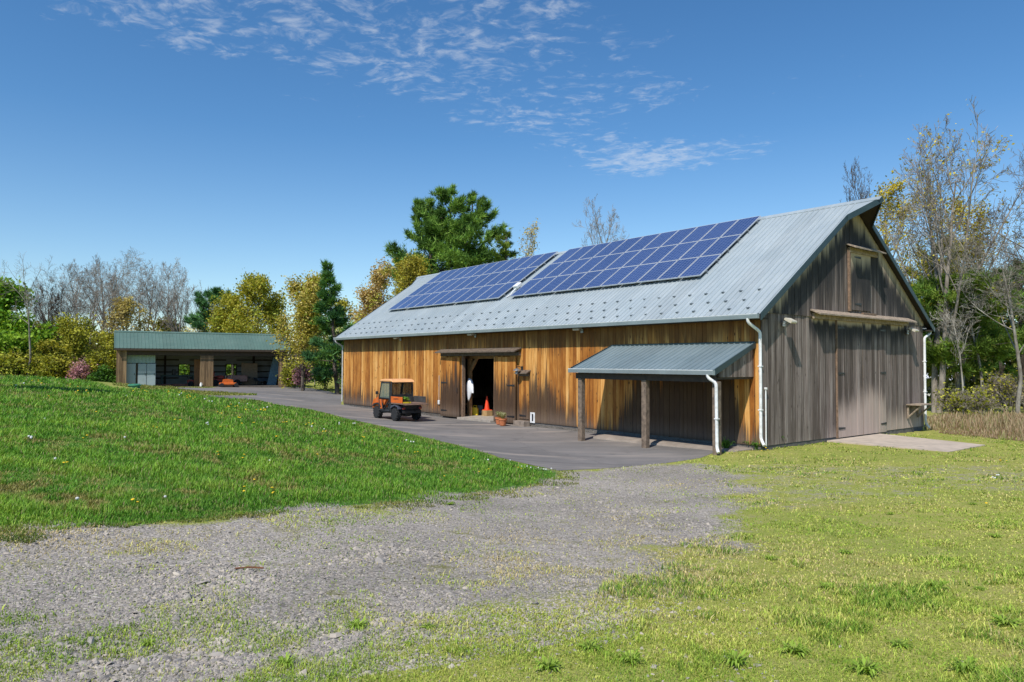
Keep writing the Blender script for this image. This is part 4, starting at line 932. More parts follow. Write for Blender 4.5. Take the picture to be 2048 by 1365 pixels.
def seg_arrays(sk, levs, S, H, rmin):
    p0, p1, r0, r1 = [], [], [], []
    for pts, rad, lv in sk:
        if lv in levs:
            q = pts * S; p0.append(q[:-1]); p1.append(q[1:] + (q[1:] - q[:-1]) * .04); r0.append(rad[:-1]); r1.append(rad[1:])
    if not p0: return None
    R0 = np.maximum(np.concatenate(r0) * H, rmin); R1 = np.maximum(np.concatenate(r1) * H, rmin)
    return np.concatenate(p0), np.concatenate(p1), R0, R1
def leaf_quads(rng, C, size, elong=1.5, updir=.3):
    n = len(C); a = rng.normal(0, 1, (n, 3)); a[:, 2] = a[:, 2] * .7 + updir; a /= np.linalg.norm(a, axis=1, keepdims=True)
    b = np.cross(a, rng.normal(0, 1, (n, 3))); b /= np.linalg.norm(b, axis=1, keepdims=True)
    s = size * (.6 + .8 * rng.random(n))[:, None]
    V = np.stack([C - a * s * elong * .5, C + b * s * .5, C + a * s * elong * .5, C - b * s * .5], 1).reshape(-1, 3)
    F = np.arange(4 * n).reshape(n, 4); return V, F
def crown_cols(rng, C, cols, H, dark=.55):
    """mottled colours: clumps of light and dark, tips lighter than the inside"""
    cols = np.array(cols); n = len(C)
    k = fbm(C[:, 0] * 1.1 + C[:, 2] * .6 + 50, C[:, 1] * 1.1 + C[:, 2] * .9 + 50, 3)
    t = np.clip((k - .5) * 2.6 + .5 + rng.normal(0, .22, n), 0, .999) * (len(cols) - 1); i = t.astype(int); f = (t - i)[:, None]
    c = cols[i] * (1 - f) + cols[np.minimum(i + 1, len(cols) - 1)] * f
    return CBOOST * c * (dark + (1 - dark) * np.clip(rng.normal(.75, .35, n), 0, 1.4))[:, None]
_SK = {}
CBOOST = np.array([1.9, 1.9, 1.6])
def get_skel(kind, seed):
    seed = seed % 4 + (0 if kind != 'leafy' else seed % 2 * 4)
    if (kind, seed) not in _SK:
        sk = skeleton(np.random.default_rng(seed * 13 + 5), TREE_P[kind]); _SK[kind, seed] = (sk, *norm_skel(sk))
    return _SK[kind, seed]
_TM = {}
def where(px, py_top, dist):
    q = ray(px, 724); x = q[0] / q[1] * dist; z0 = tz(x, dist); qt = ray(px, py_top); zt = CAM_Z + qt[2] / qt[1] * dist
    return x, dist, z0, zt - z0
def put(root, x, y, z, lean=0.0, rz=0.0):
    root.location = (x, y, z - .05); root.rotation_euler = (0, lean, rz)
def tree(kind, px, top, dist, wpx, label, name='tree', cat='tree', seed=1, cols=None, leaves=0, lsize=.2, bark=None, rmin=.008, group=None, lean=0.0, rz=None, tips=(2, 3, 4), scat=.25, lowcut=0.0, sunlit=None, xy=None, h=None):
    rng = np.random.default_rng(seed * 101 + int(px) + 3000)
    x, y, z, H = where(px, top, dist)
    if h: H = h
    if xy: x, y = xy; z = tz(x, y)
    W = wpx / F_PX * dist / 2
    sk, z1, r = get_skel(kind, seed); S = np.array([W / r, W / r, H / z1])
    root = empty(name, (x, y, z), 0, label, cat, group); put(root, x, y, z, lean, rng.random() * 6.28 if rz is None else rz)
    bark = bark or M_BARKD; top_l = 1 if kind != 'leafy' else 1
    sa = seg_arrays(sk, (0,), S, H, .03); V, Fq_ = tubes(sa, 7); sb = seg_arrays(sk, (1,), S, H, .014); V2, F2 = tubes(sb, 5)
    np_mesh('trunk', np.concatenate([V, V2]), np.concatenate([Fq_, F2 + len(V)]), bark, root, smooth=True)
    Vs, Fs, Cs, mi = [], [], [], []
    o = 0
    sc_ = seg_arrays(sk, (2, 3, 4), S, H, rmin)
    if sc_ is not None:
        V, F_ = tubes(sc_, 3); Vs.append(V); Fs.append(F_); Cs.append(np.zeros((len(V), 3))); mi.append(np.zeros(len(F_))); o = len(V)
    if leaves:
        P = np.concatenate([s[0][1:] for s in sk if s[2] in tips and s[2] >= TREE_P[kind]['levels'] - 1]) * S
        P = P[P[:, 2] > lowcut * H]
        I = rng.integers(0, len(P), leaves); Cc = P[I] + rng.normal(0, scat, (leaves, 3))
        V, F_ = leaf_quads(rng, Cc, lsize); c = crown_cols(rng, Cc, cols, H)
        Vs.append(V); Fs.append(F_ + o); Cs.append(np.repeat(c, 4, 0)); mi.append(np.ones(len(F_)))
    np_mesh('crown', np.concatenate(Vs), np.concatenate(Fs), [bark, M_FOLI], root, col=np.concatenate(Cs), mi=np.concatenate(mi))
    return root
def tufts(rng, C, D, ln, wd, k=7):
    """needle tufts: k thin triangles fanning out round direction D"""
    n = len(C); d = D[:, None, :] * .8 + rng.normal(0, .55, (n, k, 3)); d /= np.linalg.norm(d, axis=2, keepdims=True)
    s = np.cross(d, rng.normal(0, 1, (n, k, 3))); s /= np.linalg.norm(s, axis=2, keepdims=True)
    l = ln * (.7 + .6 * rng.random((n, k, 1))); b = C[:, None, :] + d * l * .05
    V = np.stack([b - s * wd, b + s * wd, b + d * l], 2).reshape(-1, 3); F = np.arange(len(V)).reshape(-1, 3); return V, F
def pine(px, top, dist, wpx, label, seed=1, cols=None, name='pine_tree', stems=1, low=.2, dens=1.0, shape='white', ln=.5, wd=.035, lean=0.0, group=None, layers=26, xy=None, bark=None, irregular=.35, base=None):
    rng = np.random.default_rng(seed * 77 + 9)
    x, y, z, H = where(px, top, dist)
    if xy: x, y = xy; z = tz(x, y)
    W = wpx / F_PX * dist / 2
    root = empty(name, (x, y, z), 0, label, 'tree', group); put(root, x, y, z, lean)
    T0, T1, tr0, tr1 = [], [], [], []; Cc, Dd = [], []; B0, B1, b0, b1 = [], [], [], []
    for sidx in range(stems):
        ox = (sidx - (stems - 1) / 2) * W * .46 if stems > 1 else 0.0; oy = rng.normal(0, .5) if stems > 1 else 0; hh = H * (1 if sidx == stems // 2 else .93 + .05 * rng.random())
        ns = 14; pts = np.stack([ox * (.4 + .6 * np.linspace(0, 1, ns + 1)) + np.cumsum(rng.normal(0, .06, ns + 1)), oy + np.cumsum(rng.normal(0, .06, ns + 1)), np.linspace(0, hh, ns + 1)], 1)
        r = .017 * H * (1 - .9 * np.linspace(0, 1, ns + 1)) + .02
        T0.append(pts[:-1]); T1.append(pts[1:]); tr0.append(r[:-1]); tr1.append(r[1:])
        nb = int(layers * 2.2 * dens)
        for k in range(nb):
            f = low + (1 - low) * ((k + rng.random()) / nb) ** .95; i = min(int(f * ns), ns - 1); w_ = f * ns - i; p = pts[i] * (1 - w_) + pts[i + 1] * w_
            g = (f - low) / (1 - low)
            if shape == 'white': env = (.62 + .38 * math.sin(PI * min(1, g * .8 + .15))) * (1 - g ** 4.5) + .06
            elif shape == 'cone': env = (1 - g) ** .85 + .05
            else: env = math.sqrt(max(0, 1 - (2 * g - 1) ** 2)) + .05
            L = W * env * (1 - irregular + 2 * irregular * rng.random()) * (.66 if stems > 1 else 1)
            if L < .25: L = .25
            az = rng.random() * 2 * PI; el = (-.1 + .75 * g) if shape != 'cone' else (-.15 + .5 * g)
            d = np.array([math.cos(az), math.sin(az), math.tan(el) * .8 + rng.normal(0, .12)]); d /= np.linalg.norm(d)
            m = 5; bp = [p]
            for j in range(m):
                d = d + np.array([0, 0, .05]) + rng.normal(0, .06, 3); d /= np.linalg.norm(d); bp.append(bp[-1] + d * L / m)
            bp = np.array(bp); br = (.012 + .016 * L) * (1 - .85 * np.linspace(0, 1, m + 1))
            B0.append(bp[:-1]); B1.append(bp[1:]); b0.append(br[:-1]); b1.append(br[1:])
            nt_ = int(8 + 24 * L)
            t = .38 + .62 * np.sqrt(rng.random(nt_)); ii = np.minimum((t * m).astype(int), m - 1); ww = (t * m - ii)[:, None]
            q = bp[ii] * (1 - ww) + bp[ii + 1] * ww; side = np.cross(d, [0, 0, 1.0]); side /= np.linalg.norm(side) + 1e-9
            sp_ = .12 + .24 * L * (1 - np.abs(t - .62)); q = q + side * (rng.normal(0, 1, nt_) * sp_ * .6)[:, None] + np.array([0, 0, 1.0]) * (rng.normal(.05, .07 + .03 * L, nt_))[:, None]
            Cc.append(q); Dd.append(np.tile(d * .55 + np.array([0, 0, .6]), (nt_, 1)))
    V1, F1 = tubes((np.concatenate(T0), np.concatenate(T1), np.concatenate(tr0), np.concatenate(tr1)), 7); V2, F2 = tubes((np.concatenate(B0), np.concatenate(B1), np.concatenate(b0), np.concatenate(b1)), 4)
    np_mesh('trunk', np.concatenate([V1, V2]), np.concatenate([F1, F2 + len(V1)]), bark or M_BARKD, root, smooth=True)
    C = np.concatenate(Cc); D = np.concatenate(Dd); k = 7; V, F_ = tufts(rng, C, D, ln, wd, k)
    c = crown_cols(rng, C, cols, H, .5); c = np.repeat(c, k * 3, 0) * (.8 + .4 * rng.random((len(C) * k, 1))).repeat(3, 0)
    np_mesh('crown', V, F_, M_NEED, root, col=c)
    return root

GRN = [(.045, .105, .012), (.085, .20, .02), (.15, .30, .035)]; LIME = [(.075, .145, .014), (.14, .235, .022), (.21, .31, .04)]
OLIVE = [(.13, .14, .018), (.23, .23, .032), (.33, .32, .06)]; OLIVEY = [(.13, .13, .016), (.24, .225, .03), (.34, .31, .06)]
TAN = [(.19, .155, .065), (.29, .24, .10), (.37, .31, .13)]; ORNG = [(.15, .155, .018), (.22, .225, .028), (.29, .24, .04), (.25, .285, .05)]
PINK = [(.25, .18, .075), (.34, .24, .12), (.40, .31, .18), (.27, .27, .055)]; ORPK = [(.19, .18, .03), (.27, .23, .05), (.34, .27, .11), (.24, .275, .045)]
YEL = [(.17, .145, .015), (.29, .24, .025), (.4, .33, .05)]; BLOS = [(.45, .42, .30), (.62, .58, .44), (.4, .4, .16)]; MAG = [(.26, .12, .17), (.34, .18, .24), (.4, .25, .29)]
DGRN = [(.015, .045, .008), (.035, .085, .014), (.06, .13, .02)]; PINE = [(.03, .066, .014), (.058, .118, .022), (.10, .18, .036), (.15, .24, .05)]
PINEB = [(.025, .07, .03), (.05, .125, .045), (.09, .19, .07)]; PINEL = [(.045, .08, .013), (.085, .135, .02), (.125, .18, .03), (.18, .225, .05)]
BR = 'bare trees behind the shed'
# ---- left wood edge, from the edge of the picture to the shed
tree('thin', 57, 506, 66, 130, 'tall grey bare tree standing in front of the bright green maple', seed=1, bark=M_BARKG, cols=None)
tree('leafy', 38, 573, 72, 118, 'bright green rounded maple in full leaf behind the tall bare tree', seed=2, cols=LIME + GRN[1:2], leaves=15000, lsize=.24, scat=.4)
tree('bush', 12, 668, 68, 120, 'lime green shrub under the bright green maple', 'shrub', 'shrub', seed=3, cols=LIME, leaves=5000, lsize=.22, scat=.35)
tree('thin', 3, 520, 80, 81, 'bare tree cut by the picture edge above the bright green maple', seed=4, bark=M_BARKG)
tree('vase', 108, 560, 78, 101, 'dark forked bare tree just past the bright green maple', seed=5, bark=M_BARKD)
tree('vase', 178, 520, 84, 175, 'tall dark bare tree arching outward above the pink redbud', seed=6, bark=M_BARKG)
tree('bare', 208, 522, 88, 108, 'slim bare tree between the arching tree and the pale sycamore', seed=7, bark=M_BARKG)
tree('bare', 246, 494, 90, 168, 'pale barked bare sycamore, tallest above the shed roof', seed=8, bark=M_BARKW)
tree('thin', 282, 520, 94, 94, 'thin bare tree beside the pale sycamore above the shed', seed=9, bark=M_BARKG)
tree('bare', 315, 524, 92, 121, 'grey bare tree over the middle of the shed roof', seed=10, bark=M_BARKG)
tree('vase', 362, 535, 93, 128, 'spreading bare tree over the shed roof before the blue-green pine', seed=11, bark=M_BARKG)
tree('thin', 398, 560, 98, 74, 'small bare tree touching the blue-green pine', seed=12, bark=M_BARKG)
tree('thin', 130, 600, 90, 67, 'low bare tree behind the forked tree', seed=13, bark=M_BARKG)
tree('thin', 480, 562, 104, 81, 'faint bare tree behind the blue-green pine and the orange tree', seed=14, bark=M_BARKG)
for px, tp, d, wd_, sd_, bk, lab in ((150, 530, 86, 120, 2, M_BARKG, 'grey bare tree behind the arching tree at the wood edge'), (226, 512, 95, 120, 3, M_BARKG, 'bare tree half hidden behind the pale sycamore'), (292, 512, 97, 130, 1, M_BARKW, 'pale bare tree right behind the thin tree above the shed'), (340, 530, 98, 110, 2, M_BARKG, 'bare tree behind the spreading tree over the shed roof'), (84, 572, 92, 80, 0, M_BARKD, 'low bare tree between the maple and the dark forked tree'), (410, 572, 104, 80, 3, M_BARKG, 'distant bare tree behind the blue-green pine')):
    tree('bare' if sd_ != 3 else 'vase', px, tp, d, wd_, lab, seed=sd_, bark=bk)
tree('leafy', 256, 600, 84, 105, 'tan budding tree with a domed crown over the shed roof', seed=15, cols=TAN, leaves=3600, lsize=.17, scat=.3, bark=M_BARKG)
tree('leafy', 142, 638, 74, 92, 'olive yellow young tree in the wood edge above the redbud', seed=16, cols=OLIVE, leaves=6500, lsize=.15, scat=.4)
tree('leafy', 100, 688, 70, 62, 'yellow-olive sapling beside the tall bare trunk', 'sapling', 'tree', seed=17, cols=OLIVEY, leaves=2600, lsize=.18, scat=.35)
tree('leafy', 198, 668, 80, 76, 'olive green young tree beside the shed roof end', seed=18, cols=OLIVE, leaves=3600, lsize=.2, scat=.4)
tree('leafy', 318, 640, 96, 90, 'yellow-green low tree peeping over the middle of the shed roof', seed=19, cols=OLIVEY, leaves=3000, lsize=.2, scat=.4)
tree('bush', 164, 720, 67, 46, 'pink flowering redbud at the wood edge near the shed', 'redbud_tree', 'tree', seed=20, cols=MAG, leaves=1500, lsize=.1, scat=.22, lowcut=.3)
tree('bush', 210, 736, 66, 46, 'dark green dense bush beside the shed corner', 'bush', 'bush', seed=21, cols=DGRN + GRN[:1], leaves=3600, lsize=.15, scat=.2)
for i, (px, tp, d, wd_, cs, lab) in enumerate(((30, 700, 66, 80, OLIVE, 'olive brown bush at the foot of the green maple'), (85, 716, 67, 62, OLIVE, 'olive bush behind the tall bare trunk'), (122, 712, 68, 60, OLIVEY, 'yellowish bush before the olive young tree'), (186, 706, 71, 52, OLIVE, 'olive bush between the redbud and the dark green bush'), (226, 690, 76, 46, OLIVE, 'olive bush hidden partly by the shed end'))):
    tree('bush', px, tp, d, wd_, lab, 'bush', 'bush', seed=22 + i % 3, cols=cs, leaves=2600, lsize=.16, scat=.3)
tree('bush', 371, 715, 84, 40, 'bright green bush seen through the first shed window', 'bush', 'bush', seed=21, cols=LIME, leaves=2600, lsize=.18)
tree('bush', 465, 715, 86, 40, 'bright green bush seen through the second shed window', 'bush', 'bush', seed=22, cols=LIME, leaves=2600, lsize=.18)
# ---- between the shed and the barn
pine(428, 588, 86, 92, 'blue-green pine rising behind the middle of the shed', 31, PINEB, shape='round', low=.12, ln=.45, wd=.04, dens=.8)
tree('leafy', 466, 588, 82, 78, 'orange-olive tree beside the blue-green pine behind the shed', seed=32, cols=ORNG, leaves=9000, lsize=.15, scat=.35)
tree('leafy', 516, 554, 80, 104, 'tall orange-olive tree with a pointed top behind the shed', seed=33, cols=ORNG, leaves=15000, lsize=.15, scat=.35)
tree('thin', 560, 590, 92, 75, 'grey-green sparse tree between the two orange trees', seed=34, cols=OLIVE, leaves=900, lsize=.15, bark=M_BARKG)
tree('bush', 385, 652, 84, 70, 'cream blossoming bush over the shed roof under the pine', 'blossom_bush', 'bush', seed=35, cols=BLOS, leaves=1600, lsize=.15)
tree('bush', 545, 658, 82, 50, 'cream blossoming bush over the shed roof end', 'blossom_bush', 'bush', seed=36, cols=BLOS, leaves=1300, lsize=.15)
tree('leafy', 606, 558, 61, 98, 'orange and pink budding maple on a dark trunk beside the shed', seed=37, cols=ORPK, leaves=16000, lsize=.13, scat=.35)
pine(674, 532, 57, 92, 'dark green ragged spruce between the budding maple and the barn', 38, PINEB[:2] + PINE[1:3], 'spruce_tree', shape='cone', low=.1, ln=.45, wd=.045, lean=-.06, irregular=.5)
tree('leafy', 690, 600, 84, 70, 'olive sapling at the barn end below the spruce', 'sapling', 'tree', seed=39, cols=OLIVEY, leaves=2600, lsize=.18)
tree('bush', 608, 722, 63, 34, 'pink flowering redbud in the shade of the budding maple', 'redbud_tree', 'tree', seed=20, cols=MAG, leaves=900, lsize=.12, scat=.16, lowcut=.25)
tree('bush', 652, 700, 66, 62, 'green leafy bush at the far end of the asphalt by the barn', 'bush', 'bush', seed=22, cols=GRN[:2] + OLIVE[1:2], leaves=3000, lsize=.15, scat=.25)
tree('bush', 590, 722, 68, 40, 'olive bush beside the shed at the trunk of the budding maple', 'bush', 'bush', seed=24, cols=OLIVE, leaves=1800, lsize=.14)
tree('leafy', 680, 655, 72, 56, 'white flowered dogwood against the barn end', 'dogwood_tree', 'tree', seed=40, cols=[(.1, .16, .03), (.16, .22, .05), (.5, .5, .36)], leaves=2000, lsize=.15)
tree('thin', 630, 640, 74, 67, 'slim grey saplings under the spruce', seed=41, cols=OLIVE, leaves=900, lsize=.15, bark=M_BARKG)
# ---- behind the barn
tree('leafy', 762, 532, 72, 110, 'pink and orange budding maple behind the far end of the barn roof', seed=42, cols=PINK, leaves=12000, lsize=.13, scat=.35)
tree('leafy', 822, 516, 70, 90, 'orange budding maple below the great white pine', seed=43, cols=ORPK[:2] + ORNG[2:], leaves=11000, lsize=.13, scat=.35)
pine(893, 382, 76, 236, 'great dark white pine rising behind the barn roof', 44, PINE, stems=3, shape='white', low=.22, ln=.55, wd=.04, layers=30, irregular=.45)
pine(1012, 470, 74, 70, 'small yellow-green pine at the edge of the great white pine', 45, PINEL, shape='round', low=.2, ln=.45, wd=.04, layers=16)
tree('thin', 1034, 448, 88, 89, 'tan blossoming tree edging out behind the great white pine', seed=46, cols=TAN, leaves=1300, lsize=.15, bark=M_BARKG)
tree('bare', 1210, 400, 74, 128, 'bare tree alone behind the solar panels', seed=47, bark=M_BARKG)
# ---- right of the barn
tree('bare', 1726, 314, 58, 130, 'bare tree top above the barn ridge end', seed=48, bark=M_BARKD)
tree('leafy', 1782, 372, 56, 140, 'yellow-green spring tree behind the gable roof', seed=49, cols=YEL, leaves=7000, lsize=.12, scat=.25, bark=M_BARKG)
tree('vase', 1868, 252, 46, 310, 'tallest tree with several pale stems, bare above and yellow-leaved below', seed=50, cols=YEL, leaves=1500, lsize=.11, bark=M_BARKG, rmin=.011)
tree('leafy', 1920, 400, 50, 130, 'yellow leafed tree with a slanting limb past the gable', seed=51, cols=YEL, leaves=5000, lsize=.11, scat=.25, bark=M_BARKG)
pine(1915, 575, 46, 185, 'layered bright green pine beside the gable with a bare grey trunk', 52, PINEL + PINE[2:3], shape='round', low=.3, ln=.4, wd=.032, layers=40, bark=M_BARKG)
pine(1885, 505, 58, 150, 'yellow-green tall pine behind the layered pine', 53, [(.09, .105, .015), (.15, .16, .02), (.21, .20, .03)], shape='round', low=.15, ln=.45, wd=.035)
pine(1985, 560, 58, 170, 'dark pine filling the wood behind the pale sycamore', 54, PINE[:3], shape='round', low=.08, ln=.45, wd=.035)
pine(2052, 530, 54, 130, 'dark green pine at the picture edge behind the sycamore', 55, PINE, shape='white', low=.1, ln=.45, wd=.035)
pine(2140, 560, 58, 150, 'pine just past the picture edge', 56, PINE, shape='round', low=.08, ln=.45, wd=.035, dens=.7)
tree('bare', 2034, 448, 42, 256, 'pale bare sycamore with a thick crooked trunk near the picture edge', seed=57, bark=M_BARKW)
tree('thin', 1966, 474, 45, 148, 'slender pale bare tree left of the crooked sycamore', seed=58, bark=M_BARKW)
tree('thin', 1926, 590, 43, 94, 'small leaning pale bare tree in front of the layered pine', seed=59, bark=M_BARKW, lean=-.12)
tree('bare', 2135, 290, 40, 310, 'bare tree past the picture edge whose twigs reach into the sky', seed=60, bark=M_BARKD)
for i, (px, tp, d, wd_, cs, lab) in enumerate(((1960, 770, 42, 80, OLIVE, 'brushy olive thicket below the sycamore'), (2015, 745, 43, 90, OLIVEY, 'yellowish twiggy thicket at the sycamore foot'), (1900, 778, 44, 60, OLIVE, 'brown twiggy bush beside the white gable downspout'), (2070, 760, 44, 80, TAN, 'tan twiggy thicket at the picture edge'))):
    tree('bush', px, tp, d, wd_, lab, 'bush', 'bush', seed=22 + i % 3, cols=cs, leaves=700, lsize=.1, scat=.2, rmin=.008, bark=M_BARKG)
for i, (px, d, tp) in enumerate(((1892, 50, 700), (1925, 52, 690), (1948, 55, 640), (1980, 50, 680), (2000, 53, 650), (2022, 56, 660), (2045, 50, 640))):
    tree('thin', px, tp + 60, d, 16, 'thin dark trunk in the shaded pine wood past the gable', seed=61 + i % 2, bark=M_BARKD, group='dark trunks in the shaded wood')
# ---- off to the side: the tree whose shadow lies on the lawn
tree('leafy', -150, 520, 24, 200, 'leafy tree beyond the picture edge that shades the lawn', seed=63, cols=GRN, leaves=5000, lsize=.2, xy=(-20.7, 24.0), h=8.0)

# ---- far woods, one mass that nobody could count
def wood_mass(name, pts, n, hgt, cols, mat, lsize, label_kind, rng, thick=5):
    P = []
    for (xa, ya, xb, yb, w_) in pts:
        m = int(n * w_); t = rng.random(m); x = xa + (xb - xa) * t + rng.normal(0, thick * .4, m); y = ya + (yb - ya) * t + rng.normal(0, thick * .4, m)
        hh = hgt * (.35 + 1.1 * fbm(x * .16 + 9, y * .16, 3)); z = hh * rng.random(m) ** .8
        P.append(np.stack([x, y, terrain(x, y) + z], 1))
    C = np.concatenate(P); V, F_ = leaf_quads(rng, C, lsize); c = crown_cols(rng, C, cols, hgt, .45)
    o = np_mesh(name, V, F_, mat, col=np.repeat(c, 4, 0)); return tag(o, kind='stuff')
wr_ = np.random.default_rng(99)
wood_mass('far_woodland', [(-85, 92, -38, 96, 1.0), (-75, 82, -48, 80, .6), (-38, 98, -2, 92, .7)], 16000, 5.0, [(.055, .05, .02), (.10, .09, .03), (.15, .14, .04), (.11, .12, .03)], M_FOLI, .34, '', wr_)
wood_mass('shaded_pine_undergrowth', [(34, 58, 62, 56, 1.0), (30, 66, 60, 66, .8)], 9000, 7.5, [(.05, .07, .015), (.09, .11, .025), (.15, .155, .04), (.14, .13, .05)], M_FOLI, .3, '', wr_)
# vertical grey stems and brush in the far wood
m = 260; x = wr_.uniform(-85, -3, m); y = 96 + wr_.normal(0, 4, m); h_ = 3 + 6 * wr_.random(m)
p0 = np.stack([x, y, terrain(x, y)], 1); p1 = p0 + np.stack([wr_.normal(0, .5, m), wr_.normal(0, .3, m), h_], 1)
V, F_ = tubes((p0, p1, np.full(m, .07), np.full(m, .03)), 4); tag(np_mesh('far_woodland_stems', V, F_, M_BARKG), kind='stuff')
# ---- the pale house beyond the pine wood
hx, hy, hz, _h = where(1965, 700, 76); hs = empty('house', (hx, hy, hz - .4), -.2, 'pale house with a light roof glimpsed through the dark pine wood', 'house')
M_HW = plain('pale_siding', (.55, .55, .56), .8, var=.15); M_HR = plain('light_shingle_roof', (.6, .62, .66), .7, var=.2)
mb = MB(); mb.box(-7, 7, 0, 6, 0, 2.2); mb.prism([(0, 2.2), (6, 2.2), (3, 3.9)], -7, 7, 'x'); mb.build('wall', M_HW, hs)
mb = MB(); mb.prism([(-.5, 2.05), (3, 4.0), (6.5, 2.05), (6.5, 2.2), (3, 4.18), (-.5, 2.2)], -7.4, 7.4, 'x'); mb.build('roof', M_HR, hs)
for xx in (-5, -1.5, 2.2, 5):
    mb = MB(); mb.box(xx - .5, xx + .5, -.05, .02, .8, 1.9); mb.build('window', plain('dark_window', (.03, .035, .045), .15), hs)
# ================================================================ the open-fronted shed
zf = .30
shed = empty('open_shed', (SX, SY, 0), SYAW, 'long open-fronted shed with green metal roof and two bays', 'shed')
ZE, ZR, WR, DP = 3.9, 5.53, 2.16, 6.6
M_SW = rough_board_mat('shed_rough_boards', (.13, .085, .05), (.33, .22, .125), (.09, .06, .04))
M_SD = plain('shed_dark_beam', (.055, .038, .026), .85, var=.4)
mb = MB(); V, Fc = sheet(0, 1, 0, 0, 1, 1, 1) if False else ([], [])
def sheet_x(x0, x1, ya, za, yb, zb, pitch=.3, hgt=.03, th=.05):
    V, F_ = [], []; dy, dz = yb - ya, zb - za; L = math.hypot(dy, dz); ny, nzz = -dz / L, dy / L
    if nzz < 0: ny, nzz = -ny, -nzz
    prof = [(x0, 0)]; x = x0 + .05
    while x + .1 < x1: prof += [(x, 0), (x + .02, hgt), (x + .05, hgt), (x + .07, 0)]; x += pitch
    prof.append((x1, 0)); n = len(prof)
    for (a, b) in ((ya, za), (yb, zb)):
        V += [(xx, a + ny * h, b + nzz * h) for xx, h in prof]
    for (a, b) in ((ya, za), (yb, zb)):
        V += [(xx, a - ny * th, b - nzz * th) for xx, h in prof]
    for i in range(n - 1):
        F_ += [(i, i + 1, n + i + 1, n + i), (2 * n + i, 3 * n + i, 3 * n + i + 1, 2 * n + i + 1), (i, 2 * n + i, 2 * n + i + 1, i + 1), (n + i, n + i + 1, 3 * n + i + 1, 3 * n + i)]
    F_ += [(0, n, 3 * n, 2 * n), (n - 1, 3 * n - 1, 4 * n - 1, 2 * n - 1)]
    return V, F_
mb = MB(); mb.add(*sheet_x(-.3, SL + .3, -.4, ZE, WR, ZR)); mb.add(*sheet_x(-.3, SL + .3, DP + .9, ZE - .05, WR + .001, ZR)); sr = mb.build('roof', M_SROOF, shed)
mb = MB(); mb.prism([(WR - .2, ZR - .06), (WR, ZR + .06), (WR + .2, ZR - .0), (WR + .2, ZR - .03), (WR, ZR + .03), (WR - .2, ZR - .09)], -.31, SL + .31, 'x'); mb.build('ridge_cap', M_SROOF, sr)
mb = MB(); mb.box(-.3, SL + .3, -.44, -.405, ZE - .2, ZE - .02); mb.build('fascia', M_SD, sr)
def zroof(t): return ZE + (t + .4) * (ZR - ZE) / (WR + .4) if t < WR else ZR - (t - WR) * (ZR - ZE + .05) / (DP + .9 - WR)
# end walls follow the roof, back wall has two windows
for x0, x1 in ((0, .12), (SL - .12, SL)):
    mb = MB(); mb.prism([(0.0, 0), (DP, 0), (DP, zroof(DP) - .1), (WR, zroof(WR) - .1), (0, zroof(0) - .1)], x0, x1, 'x'); mb.build('end_wall', M_SW, shed)
WINS = []
for px0, px1 in ((357.5, 379), (452, 472.5)):
    s0, za = shed_at(px0, 752, DP - .05); s1, zb = shed_at(px1, 729.5, DP - .05); WINS.append((s0, s1, za, zb))
M_LINER = plain('white_metal_liner', (.33, .345, .36), .6, var=.2, scale=.8)
mb = MB(); xs = [.12] + [c for w_ in WINS for c in w_[:2]] + [SL - .12]; bz = zroof(DP) - .12
for i in range(0, len(xs), 2): mb.box(xs[i], xs[i + 1], DP - .06, DP, 0, bz)
for s0, s1, za, zb in WINS: mb.box(s0, s1, DP - .06, DP, 0, za); mb.box(s0, s1, DP - .06, DP, zb, bz)
mb.build('back_wall', M_LINER, shed)
mb = MB()
for z_ in np.arange(.95, 3.6, .62):
    for i in range(0, len(xs), 2): mb.box(xs[i] + .002, xs[i + 1] - .002, DP - .12, DP - .062, z_, z_ + .13)
for x_ in np.arange(2.2, SL - .5, 2.15):
    if all(not (w_[0] - .1 < x_ < w_[1] + .1) for w_ in WINS): mb.box(x_ - .09, x_ + .09, DP - .26, DP - .122, 0, bz)
mb.build('wall_girts', M_SD, shed)
for s0, s1, za, zb in WINS:
    mb = MB(); f = .07; mb.box(s0 - f, s1 + f, DP - .1, DP - .063, za - f, za + .02); mb.box(s0 - f, s1 + f, DP - .1, DP - .063, zb - .02, zb + f); mb.box(s0 - f, s0 + .02, DP - .1, DP - .063, za + .02, zb - .02); mb.box(s1 - .02, s1 + f, DP - .1, DP - .063, za + .02, zb - .02)
    mb.box(s0, s1, DP - .07, DP - .04, (za + zb) / 2 - .03, (za + zb) / 2 + .03); mb.box((s0 + s1) / 2 - .012, (s0 + s1) / 2 + .012, DP - .065, DP - .045, za, zb)
    wn = mb.build('window', M_SD, shed); mb = MB(); mb.box(s0, s1, DP - .035, DP - .03, za, zb); mb.build('pane', glass_mat('window_glass', (.9, .95, .95), .06), wn)
# front posts, header and the boarded column
def fx(px): return shed_at(px, 740, 0.0)[0]
mb = MB(); mb.box(.12, SL - .12, -.02, .1, ZE - .62, ZE - .12); mb.box(.12, SL - .12, .12, .2, ZE - .45, ZE - .2); mb.build('header_beam', M_SD, shed)
for pa, pb, dpt in ((232.5, 239.5, .25), (240, 253, .4), (400.5, 426.5, .3), (558, 572, .3)):
    a, b = fx(pa), fx(pb); mb = MB(); nb_ = max(1, round((b - a) / .22))
    for k in range(nb_):
        u0 = a + (b - a) * k / nb_; u1 = a + (b - a) * (k + 1) / nb_ - .008; mb.box(u0, u1, -.03 - .012 * (k % 2), dpt, -.1, ZE - .62 if pa > 300 else ZE - .13)
    mb.build('post', M_SW, shed)
mb = MB(); mb.tube([(SL - .02, -.1, ZE - .75), (SL + .28, -.35, ZE - .22)], .03, 6); mb.build('brace', M_SD, shed)
